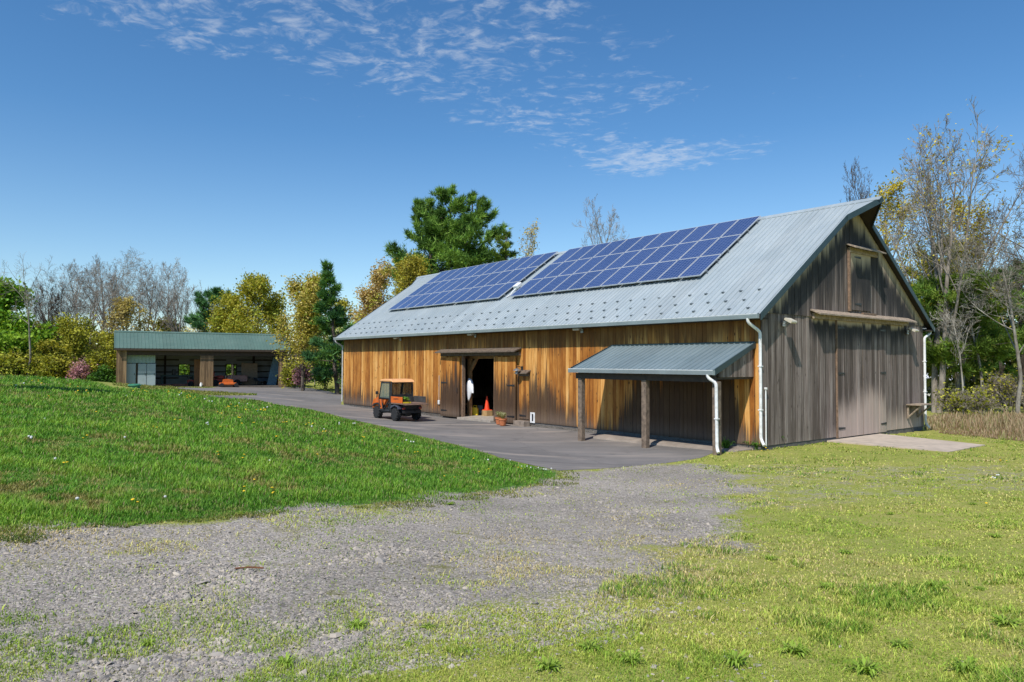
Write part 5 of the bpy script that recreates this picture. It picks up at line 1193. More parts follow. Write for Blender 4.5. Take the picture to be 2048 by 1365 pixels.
# enclosed bay with pale doors
a, b = fx(253), fx(312); M_ENC = plain('pale_blue_panel', (.30, .365, .40), .55, var=.1, scale=1.2); M_ENT = plain('pale_green_panel', (.24, .33, .31), .55, var=.12, scale=1.2)
mb = MB(); mb.add(*[( [(x_, .55 + y_, z_) for x_, y_, z_ in [(p[0], p[1], p[2]) for p in sheet_x(a, b, 0, 2.55, .001, ZE - .62, .3, .025, .03)[0]]] ), sheet_x(a, b, 0, 2.55, .001, ZE - .62, .3, .025, .03)[1]]); mb.build('enclosure_wall', M_ENT, shed)
d0, d1, d2 = fx(272), fx(276.5), fx(294)
for u0, u1 in ((a, d0), (d1, d2 - .02), (d2 + .02, b)):
    mb = MB(); mb.cbox(u0, u1, .5, .56, zf + .02, 2.5, .012); dd = mb.build('door', M_ENC, shed)
    mb = MB(); mb.box(u1 - .12, u1 - .08, .46, .5, 1.45, 1.6); mb.build('handle', M_DARKM, dd)
mb = MB(); mb.box(d0, d1, .6, .64, zf, 2.5); mb.box(b - .04, b, .55, DP - .3, zf, ZE - .62); mb.build('enclosure_frame', M_SD, shed)
mb = MB(); mb.box(.13, SL - .13, .0, DP - .07, zf - .5, zf + .01); mb.build('slab', plain('shed_dirt_floor', (.13, .11, .09), .95, var=.4), shed)
# ================================================================ things in the shed
def on_shed(name, px, t, label, cat, rz=0.0, z=None):
    s, _ = shed_at(px, 765, t); p = SP(s, t, zf + .01 if t > 0 else None or 0)
    zz = zf + .012 if t > -.05 else tz(p[0], p[1]) + .03
    return empty(name, (p[0], p[1], zz if z is None else z), SYAW + rz, label, cat)
M_ORG = plain('orange_paint', (.62, .13, .018), .35, var=.15, scale=3, dirt=(.3, .1, .03)); M_RUB = plain('black_rubber', (.018, .018, .019), .85, var=.3); M_RED = plain('faded_red_paint', (.33, .045, .03), .5, var=.3)
M_BLK = plain('black_plastic', (.025, .026, .028), .55, var=.3)
def wheel(mb_m, parent, loc, r, w_, rim=None, name='wheel', lugs=0):
    """a wheel whose axle lies along local Y"""
    M = TR(*loc); mb = MB(); mb.lathe([(r * .55, -w_ / 2), (r * .9, -w_ / 2), (r, -w_ * .32), (r, w_ * .32), (r * .9, w_ / 2), (r * .55, w_ / 2)], 22, M, axis='y')
    for k in range(lugs):
        t = 2 * PI * k / lugs; s = (-1) ** k
        mb.box(-.035, .035, -w_ * .46, w_ * .04, -.02, .025, M @ Matrix.Rotation(t, 4, 'Y') @ TR(0, 0, r) @ RZ(.35)); mb.box(-.035, .035, -w_ * .04, w_ * .46, -.02, .025, M @ Matrix.Rotation(t + PI / lugs, 4, 'Y') @ TR(0, 0, r) @ RZ(-.35))
    o = mb.build(name, M_RUB, parent, smooth=True); mb = MB(); mb.lathe([(.0, -w_ * .36), (r * .2, -w_ * .36), (r * .22, -w_ * .28), (r * .45, -w_ * .26), (r * .56, -w_ * .46), (r * .58, -w_ * .46), (r * .58, w_ * .46), (r * .45, w_ * .26), (0, w_ * .3)], 18, M, axis='y'); mb.build('rim', rim or M_STEEL, o, smooth=True)
    return o
mw = on_shed('ride_on_mower', 456, -.45, 'orange ride-on mower with pale wheels parked outside the shed', 'mower', rz=PI)
mb = MB(); mb.cbox(-.75, .75, -.5, .45, .2, .42, .06); mb.prism([(-.45, .42), (.5, .42), (.42, .72), (.1, .78), (-.4, .7)], -.25, .3, 'y'); mb.build('body', M_ORG, mw)
mb = MB(); mb.cbox(-.3, .05, -.2, .25, .72, .84, .04); mb.cbox(-.36, -.26, -.2, .25, .78, 1.08, .03); mb.build('seat', M_BLK, mw)
mb = MB(); mb.tube([(.3, 0, .7), (.22, 0, .98)], .02, 6); mb.tube([(.22 + .02 * math.cos(k), .16 * math.cos(k * PI / 6), .98 + .13 * math.sin(k * PI / 6)) for k in range(13)], .015, 6, False); mb.build('steering_wheel', M_BLK, mw)
mb = MB(); mb.cbox(-.3, .65, -.62, -.5, .1, .22, .03); mb.build('mower_deck', plain('white_paint', (.7, .68, .62), .5), mw)
for x_, y_, r_ in ((-.68, -.5, .2), (-.68, .45, .2), (.62, -.5, .2), (.62, .45, .2)): wheel(None, mw, (x_, y_, r_), r_, .16, plain('pale_rim', (.6, .58, .53), .5))
rt_ = on_shed('small_tractor', 437, 2.2, 'faded red garden tractor in the shed beside the boarded column', 'tractor')
mb = MB(); mb.cbox(-.5, .5, -.35, .35, .35, .7, .06); mb.cbox(-.1, .5, -.22, .22, .7, 1.02, .07); mb.build('body', M_RED, rt_); mb = MB(); mb.cbox(-.45, -.1, -.22, .22, .85, .95, .03); mb.cbox(-.5, -.4, -.22, .22, .95, 1.35, .03); mb.build('seat', M_RED, rt_)
for x_, y_, r_ in ((-.4, -.45, .32), (-.4, .45, .32), (.42, -.4, .22), (.42, .4, .22)): wheel(None, rt_, (x_, y_, r_), r_, .2)
ct = on_shed('cargo_cart', 473, 3.4, 'dusty pink box cart with rounded end in the shed behind the mower', 'cart')
mb = MB(); mb.cbox(-1.0, 1.0, -.5, .5, .35, 1.02, .08); mb.build('box', plain('dusty_pink_metal', (.42, .22, .17), .6, var=.25), ct); mb = MB(); mb.tube([(1.0, .35, .8), (1.3, .35, .8), (1.3, -.35, .8), (1.0, -.35, .8)], .04, 6); mb.build('handle', M_BLK, ct)
for y_ in (-.5, .5): wheel(None, ct, (0, y_, .3), .3, .12)
lb = on_shed('plywood_sheet', 503, 4.6, 'tan plywood sheet leaning on the shed back wall', 'plywood'); M = Matrix.Rotation(-.14, 4, 'X')
mb = MB(); mb.box(-.72, .62, 0, .03, 0, 2.25, M); mb.build('panel', plain('plywood', (.40, .29, .2), .8, var=.2), lb); mb = MB(); mb.box(-.98, -.74, .02, .05, 0, 2.3, M); mb.build('edge_board', plain('plywood', (0, 0, 0)), lb)
for px, lab, dz in ((543, 'longer blue panel leaning in the shed corner', 2.95), (549, 'blue panel leaning closest to the shed end post', 3.0)):
    bp_ = on_shed('leaning_panel', px - 3, 2.2, lab, 'panel'); M = Matrix.Rotation(.22, 4, 'Y') @ Matrix.Rotation(-.1, 4, 'X'); mb = MB(); mb.box(-.3, .28, 0, .04, 0, dz, M)
    for k in range(4): mb.box(-.3 + k * .16, -.25 + k * .16, -.02, 0, 0, dz, M)
    mb.build('panel', plain('faded_blue_panel', (.16, .27, .33), .6, var=.3), bp_)
pb_ = on_shed('brown_door_panel', 396, 1.6, 'brown wooden door panel leaning behind the boarded column', 'panel'); mb = MB(); mb.box(-.35, .35, 0, .05, 0, 2.6, Matrix.Rotation(-.06, 4, 'X')); mb.build('panel', plain('brown_panel', (.22, .10, .04), .75, var=.3), pb_)
wb_ = on_shed('work_table', 355, 3.6, 'dark green work table under the first shed window', 'table')
M_TG = plain('dark_green_paint', (.04, .085, .085), .6, var=.3)
mb = MB(); mb.cbox(-1.5, 1.5, -.45, .45, .95, 1.05, .015); mb.build('table_top', M_TG, wb_)
for x_ in (-1.4, 1.4):
    for y_ in (-.38, .38): mb = MB(); mb.box(x_ - .06, x_ + .06, y_ - .06, y_ + .06, 0, .95); mb.build('leg', M_TG, wb_)
tb_ = empty('tool_box', tuple(Vector(wb_.location) + Vector((.0, .0, 1.06))), SYAW, 'dark box standing on the green work table', 'box'); mb = MB(); mb.cbox(-.5, -.15, -.2, .2, 0, .55, .03); mb.build('case', M_BLK, tb_); mb = MB(); mb.tube([(-.45, 0, .55), (-.4, 0, .64), (-.25, 0, .64), (-.2, 0, .55)], .02, 6); mb.build('handle', M_STEEL, tb_)
for px, t, lab, w_ in ((324, 2.0, 'low stack of reddish bricks beside the pale enclosure', .9), (361, 2.2, 'low stack of reddish bricks under the green work table', .8)):
    sk_ = on_shed('brick_stack', px, t, lab, 'bricks'); mb = MB(); rr = random.Random(px)
    for lay in range(3):
        for i in range(int(w_ * 2 / .24)):
            for j in range(2): mb.cbox(-w_ + i * .24 + .005, -w_ + i * .24 + .225, j * .12 - .1, j * .12 + .01, lay * .075, lay * .075 + .07 , .006, RZ(rr.uniform(-.03, .03)))
    mb.build('brick', plain('old_brick', (.28, .115, .08), .9, var=.4, scale=5), sk_)
ml = on_shed('tiller', 381, 2.6, 'old reddish tiller with upright handles beside the brown door panel', 'tiller')
mb = MB(); mb.cbox(-.3, .3, -.2, .2, .25, .6, .05); mb.build('body', M_RED, ml); mb = MB(); mb.tube([(-.1, -.15, .5), (-.35, -.2, 1.0), (-.55, -.2, 1.05)], .02, 6); mb.tube([(-.1, .15, .5), (-.35, .2, 1.0), (-.55, .2, 1.05)], .02, 6); mb.build('handle', M_BLK, ml)
for y_ in (-.25, .25): wheel(None, ml, (0, y_, .24), .24, .1)
for i, (px, t, lab) in enumerate(((519, 3.0, 'dark wheelbarrow in the shed next to the plywood sheet'), (531, 3.2, 'dark wheelbarrow in the shed next to the blue panels'))):
    wbw = on_shed('wheelbarrow', px, t, lab, 'wheelbarrow', rz=.3); mb = MB(); mb.prism([(-.55, .75), (.6, .7), (.4, .4), (-.3, .4)], -.32, .32, 'y'); mb.build('tray', plain('dull_blue_steel', (.05, .07, .09), .6), wbw)
    mb = MB(); mb.tube([(-1.0, -.28, .7), (-.2, -.24, .38), (.62, -.05, .22)], .025, 6); mb.tube([(-1.0, .28, .7), (-.2, .24, .38), (.62, .05, .22)], .025, 6); mb.tube([(-.3, -.25, .4), (-.35, -.27, .0)], .02, 6); mb.tube([(-.3, .25, .4), (-.35, .27, .0)], .02, 6); mb.build('handle', M_SD, wbw); wheel(None, wbw, (.62, 0, .2), .2, .1)
jr = on_shed('white_jug', 402, -.2, 'small white jug in front of the boarded shed column', 'jug'); mb = MB(); mb.lathe([(.0, 0), (.1, 0), (.11, .25), (.05, .34), (.04, .42), (0, .42)], 12); mb.build('body', M_PIPE, jr, smooth=True); mb = MB(); mb.tube([(.1, 0, .15), (.16, 0, .2), (.14, 0, .32), (.06, 0, .35)], .015, 6); mb.build('handle', M_PIPE, jr)
g_ = gpt(269, 776); rs = empty('septic_lid', g_, 0, 'green plastic riser lid in the grass before the shed doors', 'lid'); mb = MB(); mb.lathe([(.3, -.1), (.3, .12), (.36, .12), (.36, .17), (.32, .2), (.1, .23), (0, .23)], 22); mb.build('cover', plain('green_plastic', (.045, .2, .11), .5, var=.2), rs, smooth=True)
mb = MB()
for k in range(6): mb.box(.08, .3, -.02, .02, .205, .235, RZ(k * PI / 3) )
mb.build('rib', plain('green_plastic', (0, 0, 0)), rs)

# ================================================================ utility vehicle
uc = BP(-2.83, 18.32); uz = tz(uc[0], uc[1]) + .03
utv = empty('utility_vehicle', (uc[0], uc[1], uz), BTH, 'orange and black utility vehicle with a flat cargo bed parked along the barn', 'utility vehicle')
M_ORP = plain('bright_orange_panel', (.62, .12, .013), .4, var=.2, scale=3, dirt=(.45, .16, .05)); M_ORR = plain('sun_faded_orange_roof', (.80, .40, .17), .5, var=.1, scale=3)
mb = MB(); mb.prism([(.72, .50), (1.5, .50), (1.56, .72), (1.45, .92), (1.0, 1.08), (.72, 1.12)], -.56, .56, 'y'); mb.build('hood', M_ORP, utv)
mb = MB(); mb.cbox(-1.35, 1.5, -.42, .42, .36, .56, .03); mb.cbox(-.42, .74, -.6, .6, .34, .5, .03); mb.cbox(1.48, 1.62, -.5, .5, .4, .66, .03); mb.cbox(-1.3, -.5, -.4, .4, .5, .8, .04); mb.build('chassis', M_BLK, utv)
mb = MB(); mb.cbox(-.40, .05, -.55, .55, .5, .82, .04); mb.cbox(-.42, -.28, -.55, .55, .82, 1.22, .05); mb.build('seat', plain('black_seat', (.03, .03, .03), .7), utv)
mb = MB(); mb.tube([(.62, .28, .95), (.42, .28, 1.1)], .02, 6); mb.tube([(.42 + .08 * math.cos(k * PI / 6), .28 + .17 * math.sin(k * PI / 6), 1.1 + .14 * math.cos(k * PI / 6)) for k in range(13)], .016, 6, False); mb.build('steering_wheel', M_BLK, utv)
mb = MB()
for s in (-1, 1):
    mb.tube([(.78, .60 * s, 1.02), (.62, .58 * s, 1.55), (.5, .56 * s, 1.9)], .032, 8); mb.tube([(-.42, .60 * s, .45), (-.43, .60 * s, 1.2), (-.42, .57 * s, 1.9)], .045, 8); mb.tube([(.5, .56 * s, 1.9), (-.42, .57 * s, 1.9)], .03, 8)
mb.tube([(-.42, -.57, 1.9), (-.42, .57, 1.9)], .035, 8); mb.tube([(.5, -.56, 1.9), (.5, .56, 1.9)], .03, 8); mb.box(-.46, -.41, -.58, .58, 1.12, 1.24); mb.box(-.46, -.41, -.58, .58, 1.78, 1.87); mb.build('roll_cage', M_BLK, utv)
mb = MB(); ry = [(-.62, 1.84), (-.58, 1.94), (-.4, 2.0), (.4, 2.0), (.58, 1.94), (.62, 1.84), (.56, 1.88), (-.56, 1.88)]
pf = [(-.62, 1.83), (-.52, 1.93), (-.3, 1.985), (.3, 1.99), (.62, 1.95), (.74, 1.84), (.6, 1.86), (-.5, 1.86)]
mb.prism(pf, -.63, .63, 'y'); rf_ = mb.build('roof', M_ORR, utv)
bv = rf_.modifiers.new('edge', 'BEVEL'); bv.width = .05; bv.segments = 3; bv.limit_method = 'ANGLE'
M_UG = glass_mat('smoky_cab_glass', (.10, .115, .12), .16, .08)
mb = MB(); mb.box(-.442, -.434, -.55, .55, 1.24, 1.78); mb.build('rear_window', M_UG, utv)
mb = MB(); mb.add([(.77, -.56, 1.06), (.77, .56, 1.06), (.52, .54, 1.85), (.52, -.54, 1.85)], [(0, 1, 2, 3)]); mb.build('windshield', M_UG, utv)
for s in (1, -1):
    y = .62 * s; mb = MB()
    for a_, b_ in (((.70, 1.05), (.5, 1.82)), ((.5, 1.82), (-.33, 1.82)), ((-.33, 1.82), (-.33, .5)), ((-.33, 1.05), (.74, 1.05)), ((.74, 1.05), (.66, .45)), ((.66, .45), (-.33, .45)), ((.3, .45), (-.30, 1.0)), ((.45, 1.0), (.35, .48))):
        mb.tube([(a_[0], y, a_[1]), (b_[0], y, b_[1])], .034, 6)
    dr_ = mb.build('door', M_BLK, utv)
    mb = MB(); mb.prism([(.68, .98), (.40, .98), (.35, .52), (.60, .52)], y - .012, y + .012, 'y'); mb.prism([(.28, .97), (.02, .97), (.24, .70)], y - .012, y + .012, 'y'); mb.build('door_panel', M_ORP, dr_)
    mb = MB(); mb.prism([(.66, 1.08), (.49, 1.79), (-.3, 1.79), (-.3, 1.08)], y - .006, y + .002, 'y'); mb.build('door_glass', glass_mat('clear_cab_glass', (.5, .6, .5), .2, .05), dr_)
    mb = MB(); mb.prism([(.52, .62), (.62, .74), (.95, .80), (1.3, .74), (1.42, .6), (1.34, .6), (1.2, .69), (.95, .74), (.7, .68), (.6, .58)], y - .12 * s - .1, y - .12 * s + .14, 'y'); mb.build('front_fender', M_BLK, utv)
    mb = MB(); mb.prism([(-1.25, .58), (-1.18, .72), (-.85, .79), (-.5, .72), (-.42, .58), (-.5, .58), (-.6, .66), (-.85, .72), (-1.1, .66), (-1.17, .56)], y - .1 * s - .13, y - .1 * s + .13, 'y'); mb.build('rear_fender', plain('dull_blue_black_plastic', (.07, .075, .11), .35, var=.3), utv)
    for x_, lugs in ((.95, 13), (-.85, 13)): wheel(None, utv, (x_, .56 * s, .305), .29, .25, plain('dusty_tan_rim', (.42, .37, .30), .6, var=.3), lugs=lugs)
    mb = MB(); mb.cbox(1.47, 1.53, .30 * s - .1, .30 * s + .1, .72, .86, .02); mb.build('headlight', plain('lamp_lens', (0, 0, 0)), utv)
M_BED = plain('rusty_bed_floor', (.20, .125, .09), .75, var=.4, scale=5, dirt=(.10, .06, .045))
mb = MB(); mb.cbox(-1.62, -.52, -.66, .66, .80, .86, .012); bed = mb.build('cargo_bed', M_BED, utv)
mb = MB(); mb.cbox(-1.58, -.50, .62, .66, .86, 1.16, .012); sd = mb.build('side_panel', M_ORP, bed)
mb = MB(); rr = random.Random(4); x_ = -.78
for k in range(5): mb.box(x_ - .07, x_, .661, .664, 1.02 + rr.uniform(0, .02), 1.08 + rr.uniform(-.01, .02)); x_ -= .095
mb.build('dark_marking', M_BLK, sd)
mb = MB(); mb.cbox(-1.58, -.50, -.66, -.62, .86, 1.16, .012); mb.cbox(-.54, -.50, -.62, .62, .86, 1.12, .012); mb.build('dark_side_panel', plain('worn_black_steel', (.05, .05, .05), .6, var=.4), bed)
mb = MB(); mb.cbox(-1.92, -1.62, -.64, .64, .79, .82, .008, ) ; mb.build('tailgate', M_BED, bed)
mb = MB(); mb.tube([(-.85, -.5, .3), (-.85, .5, .3)], .05, 8); mb.tube([(.95, -.5, .3), (.95, .5, .3)], .04, 8); mb.cbox(-1.1, -.6, -.16, .16, .2, .42, .04); mb.tube([(-1.3, -.2, .5), (-1.45, -.2, .46)], .05, 8); mb.box(-1.42, -1.36, -.5, .5, .38, .5); mb.build('axle', M_BLK, utv)
for s in (1, -1): mb = MB(); mb.cbox(-1.42, -1.38, .45 * s - .07, .45 * s + .07, .56, .66, .01); mb.build('tail_light', M_RED, utv)
mb = MB(); mb.tube([(.62, .62, 1.2), (.66, .74, 1.28)], .012, 6); mb.cbox(.63, .69, .72, .86, 1.22, 1.38, .015); mb.build('mirror', M_BLK, utv)
ub = Matrix.Translation((uc[0], uc[1], uz)) @ RZ(BTH)
tr_ = empty('seedling_tray', (0, 0, 0), 0, 'yellow tray standing on the cargo bed of the utility vehicle', 'tray'); tr_.matrix_world = ub @ TR(-1.38, .38, .862)
mb = MB(); mb.box(-.2, .2, -.22, .22, 0, .02)
for q in ((-.2, .2, -.22, -.2), (-.2, .2, .2, .22), (-.2, -.18, -.2, .2), (.18, .2, -.2, .2)): mb.box(*q, .02, .07)
mb.build('pan', plain('yellow_plastic', (.75, .55, .03), .45, var=.1), tr_)
def plant(root, n, h, spread, cols, seed, w_=.03, name='leaves', z0=.0, droop=.5):
    rng = np.random.default_rng(seed); V, F_, Cc = [], [], []
    for i in range(n):
        az = rng.random() * 2 * PI; tl = spread * (.3 + .7 * rng.random()); hh = h * (.55 + .45 * rng.random()); b = rng.normal(0, spread * .12, 2); d = np.array([math.cos(az), math.sin(az)]); s = np.array([-d[1], d[0]]) * w_ * (.6 + .6 * rng.random())
        o = len(V); pr_ = ((0, .0, .35), (.4, .62, 1), (.78, 1.0, .8), (1.1, 1.0 - droop * .5, 0))
        for (f, zz, ww) in pr_:
            c = b + d * tl * f
            V += [(c[0] - s[0] * ww, c[1] - s[1] * ww, z0 + hh * zz), (c[0] + s[0] * ww, c[1] + s[1] * ww, z0 + hh * zz)]
        for k in range(3): F_.append((o + 2 * k, o + 2 * k + 1, o + 2 * k + 3, o + 2 * k + 2))
        t = rng.random() * (len(cols) - 1); j = int(t); c = np.array(cols[j]) * (1 - t + j) + np.array(cols[min(j + 1, len(cols) - 1)]) * (t - j); Cc += [c * (.8 + .4 * rng.random())] * 8
    return np_mesh(name, np.array(V), np.array(F_), M_FOLI, root, col=np.array(Cc))
sp_ = empty('leafy_plant', (0, 0, 0), 0, 'bushy green plant standing in the yellow tray on the cargo bed', 'plant'); sp_.matrix_world = ub @ TR(-1.38, .38, .885); plant(sp_, 60, .3, .3, GRN + [(.3, .4, .1)], 3, .04); mb = MB(); mb.lathe([(.0, 0), (.1, 0), (.13, .12), (0, .12)], 12); mb.build('pot', M_BLK, sp_)
# ================================================================ by and inside the doorway
barnM = barn_M
def in_barn_thing(name, v, u, z, label, cat, rz=0.0, group=None):
    r = empty(name, (0, 0, 0), 0, label, cat, group); r.matrix_world = barnM @ TR(v, u, z) @ RZ(rz); return r
M_TERR = plain('terracotta', (.50, .165, .065), .8, var=.2, scale=9)
for v, u, lab, sd_ in ((-.62, 12.95, 'terracotta pot of pale grass closer to the doorway', 5), (-.86, 12.38, 'terracotta pot of pale grass farther from the doorway', 6)):
    p = barnM @ Vector((v, u, 0)); zz = tz(p.x, p.y) + .03; q = in_barn_thing('flower_pot', v, u, zz, lab, 'flower pot')
    mb = MB(); mb.lathe([(0, 0), (.13, 0), (.175, .24), (.195, .24), (.2, .31), (.17, .31), (.165, .27), (0, .27)], 20); mb.build('pot', M_TERR, q, smooth=True); plant(q, 90, .33, .24, [(.2, .24, .08), (.34, .36, .16), (.5, .45, .28)], sd_, .012, 'plant', .26)
cn = in_barn_thing('traffic_cone', 1.35, 16.5, .26, 'tall orange traffic cone standing on a tan block inside the doorway', 'traffic cone')
mb = MB(); mb.lathe([(.14, .03), (.03, .72), (.0, .74)], 18); mb.build('cone', plain('fluorescent_orange', (.85, .07, .02), .5, var=.06), cn, smooth=True); mb = MB(); mb.cbox(-.19, .19, -.19, .19, 0, .035, .01); mb.build('base', plain('fluorescent_orange', (0, 0, 0)), cn)
bl = in_barn_thing('wooden_block', 1.35, 16.5, -.04, 'tan wooden block under the traffic cone', 'block'); mb = MB(); mb.cbox(-.2, .2, -.22, .22, 0, .30, .012); mb.build('block', plain('tan_block', (.42, .27, .12), .8), bl)
jc = in_barn_thing('jerry_can', 1.02, 17.12, -.02, 'bright yellow plastic fuel can just inside the doorway', 'fuel can', .6)
mb = MB(); M_YEL = plain('yellow_plastic', (.8, .6, .02), .4, var=.05)
mb.prism([(-.19, 0), (.19, 0), (.19, .34), (.12, .42), (-.12, .42), (-.19, .36)], -.1, .1, 'x'); b_ = mb.build('body', M_YEL, jc); bm_ = b_.modifiers.new('edge', 'BEVEL'); bm_.width = .025; bm_.segments = 3
mb = MB(); mb.tube([(0, -.11, .41), (0, -.1, .5), (0, .06, .5), (0, .08, .41)], .022, 8); mb.build('handle', M_YEL, jc); mb = MB(); mb.lathe([(.035, .40), (.035, .46), (0, .46)], 10, TR(0, .14, 0)); mb.build('cap', M_BLK, jc)
M_BUCK = plain('white_bucket_plastic', (.62, .66, .70), .5, var=.08)
for v, u, lab, zz in ((2.5, 18.65, 'white bucket left of the traffic cone in the dark barn', -.02), (2.9, 17.5, 'white bucket right of the traffic cone in the dark barn', -.02), (.62, 17.95, 'white bucket on the low bench behind the open door leaf', .605)):
    q = in_barn_thing('bucket', v, u, zz, lab, 'bucket'); mb = MB(); mb.lathe([(0, 0), (.13, 0), (.155, .36), (.165, .36), (.165, .38), (.145, .38), (.125, .02), (0, .02)], 18); mb.build('pail', M_BUCK, q, smooth=True); mb = MB(); mb.tube([(.16 * math.cos(t), .02, .34 + .14 * math.sin(t)) for t in np.linspace(0, PI, 9)], .006, 5); mb.build('handle', M_STEEL, q)
# white jacket hanging on the inner post, with its dark collar
jk = in_barn_thing('hanging_jacket', .40, 16.70, .95, 'white jacket with a blue collar hanging on the inner barn post', 'jacket')
prof = [(.03, -.14), (.13, .04), (.23, .3), (.28, .62), (.2, .78), (.1, .88), (.05, .92)]
rngj = np.random.default_rng(8); V = []; F_ = []; n = 20
for i, (r_, z_) in enumerate(prof):
    for k in range(n):
        t = 2 * PI * k / n; w_ = 1 + .16 * math.sin(3 * t + i * .8) + rngj.normal(0, .04); V.append((r_ * .42 * w_ * math.cos(t), r_ * w_ * math.sin(t) + .16 * max(0, .45 - z_), z_ + .05 * math.sin(2 * t) * (1 if i < 2 else .2)))
for i in range(len(prof) - 1):
    for k in range(n): F_.append((i * n + k, i * n + (k + 1) % n, (i + 1) * n + (k + 1) % n, (i + 1) * n + k))
M_CLO = plain('white_cloth', (.80, .80, .82), .85, var=.1, bump=.2); np_mesh('body', np.array(V), np.array(F_), M_CLO, jk, smooth=True)
mb = MB(); mb.tube([(.0, -.16, .74), (-.05, -.3, .5), (-.07, -.36, .22)], [.07, .065, .055], 10); mb.build('sleeve', M_CLO, jk, smooth=True); mb = MB(); mb.tube([(0, .1, .86), (-.04, 0, .9), (0, -.1, .86), (-.02, -.26, .7)], .05, 8); mb.build('collar', plain('navy_cloth', (.03, .06, .12), .8), jk, smooth=True)
hk = in_barn_thing('orange_cable_reel', .55, 17.75, .06, 'orange cable coil on the floor under the low bench', 'cable'); mb = MB()
for k in range(4): mb.tube([(.17 * math.cos(t), .17 * math.sin(t) , .03 + .035 * k) for t in np.linspace(0, 2 * PI, 19)], .018, 6, False)
mb.build('coil', plain('fluorescent_orange', (0, 0, 0)), hk); mb = MB(); mb.cbox(-.05, .05, -.05, .05, 0.0, .2, .01); mb.build('hub', M_PIPE, hk)
# a rusty stick lying on the gravel
g_ = gpt(498, 1141); st_ = empty('rusty_bar', g_, .1, 'rusty brown stick lying on the gravel drive', 'stick'); mb = MB(); mb.tube([(-.12, 0, .02), (0, .01, .025), (.13, -.01, .02)], .008, 6); mb.build('shaft', plain('rust', (.16, .06, .025), .9), st_)
# ================================================================ grass, gravel, flowers
gr = np.random.default_rng(21)
def px_world_samples(n, xr, yr):
    """n random ground points spread evenly over the picture's lower part (denser near the camera)"""
    px = gr.uniform(*xr, n); py = gr.uniform(*yr, n); P = np.empty((n, 3)); lo = np.full(n, 1.0); dirs = np.array([ray(a, b) for a, b in zip(px, py)])
    k = np.full(n, 1.5); hit = np.zeros(n, bool); K = np.zeros(n)
    for it in range(90):
        Q = dirs * k[:, None]; m = ~hit & (CAM_Z + Q[:, 2] < tfast(Q[:, 0], Q[:, 1])); K[m] = k[m]; hit |= m
        if hit.all(): break
        k = np.where(hit, k, k * 1.05)
    lo = K / 1.05; hi = K.copy()
    for it in range(9):
        mid = .5 * (lo + hi); Q = dirs * mid[:, None]; m = CAM_Z + Q[:, 2] < tfast(Q[:, 0], Q[:, 1]); hi = np.where(m, mid, hi); lo = np.where(m, lo, mid)
    P = dirs * hi[:, None]; P = P[hit & (K < 110)]; P[:, 2] = terrain(P[:, 0], P[:, 1]); return P
def world_samples(n, x0, x1, y0, y1):
    x = gr.uniform(x0, x1, n); y = gr.uniform(y0, y1, n); return np.stack([x, y, terrain(x, y)], 1)
def blades(name, P, h, w_, col, bend=.5, mat=None):
    """one bent blade (two quads folded to a point) per root"""
    n = len(P); az = gr.random(n) * 2 * PI; d = np.stack([np.cos(az), np.sin(az), np.zeros(n)], 1); s = np.stack([-d[:, 1], d[:, 0], np.zeros(n)], 1) * (w_ * .5)[:, None]
    b = bend * h * (.2 + gr.random(n)); up = np.array([0, 0, 1.0])
    m = P + d * (b * .35)[:, None] + up * (h * .58)[:, None]; t = P + d * b[:, None] + up * (h)[:, None]
    P = P - up * .01
    V = np.stack([P - s, P + s, m + s * .75, m - s * .75, t], 1).reshape(-1, 3); o = (np.arange(n) * 5)[:, None]
    F = np.concatenate([o + np.array([[0, 1, 2]]), o + np.array([[0, 2, 3]]), o + np.array([[3, 2, 4]])], 0)
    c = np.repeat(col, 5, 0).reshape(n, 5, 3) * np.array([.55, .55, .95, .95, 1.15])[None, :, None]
    return tag(np_mesh(name, V, F, mat or M_GRASS, col=c.reshape(-1, 3)), kind='stuff')
def pick(cols, t):
    cols = np.array(cols); t = np.clip(t, 0, .999) * (len(cols) - 1); i = t.astype(int); f = (t - i)[:, None]; return cols[i] * (1 - f) + cols[np.minimum(i + 1, len(cols) - 1)] * f
def free(P):
    return ~in_barn(P[:, 0], P[:, 1], -.02) & ~in_pad(P[:, 0], P[:, 1], -.03)
def zn(poly, P): return sdist(poly, P[:, 0], P[:, 1])
# --- the mown lawn
P = np.concatenate([px_world_samples(230000, (-60, 1140), (748, 1080)), px_world_samples(45000, (-800, -60), (752, 1120)), world_samples(30000, -26, -4, 4.5, 30)])
dl = zn(LAWN, P) + (fbm(P[:, 0] * 1.8, P[:, 1] * 1.8, 3) - .5) * .7; kp = (dl > .0) & free(P) & (gr.random(len(P)) < .35 + .65 * smooth(0, .7, dl)); P = P[kp]; dl = dl[kp]
dist = np.hypot(P[:, 0], P[:, 1]); k1 = fbm(P[:, 0] * .35, P[:, 1] * .35, 4); k2 = fbm(P[:, 0] * 1.6 + 30, P[:, 1] * 1.6, 4); k3 = fbm(P[:, 0] * 5 + 3, P[:, 1] * 5 + 9, 3)
dry = smooth(.50, .62, fbm(P[:, 0] * .5 + 70, P[:, 1] * .75 + 11, 4)) * smooth(.42, .6, k3)
h = (.045 + .075 * np.clip(k2 * 1.5 - .25, 0, 1)) * (.6 + .8 * gr.random(len(P))) * (1 - .3 * dry) * np.clip(.75 + dist / 60, 0, 1.4) * (.4 + .6 * smooth(0, .9, dl))
c = 1.5 * pick([(.034, .10, .010), (.075, .185, .018), (.13, .245, .025), (.21, .30, .04)], k2 * 1.0 + k3 * .45 + gr.normal(0, .16, len(P)) - .24 + .25 * smooth(25, 6, dist) * (k1 - .3))
c = c * (1 - dry[:, None] * .9) + np.array([.34, .29, .10]) * dry[:, None] * .9 * (.7 + .5 * gr.random((len(P), 1)))
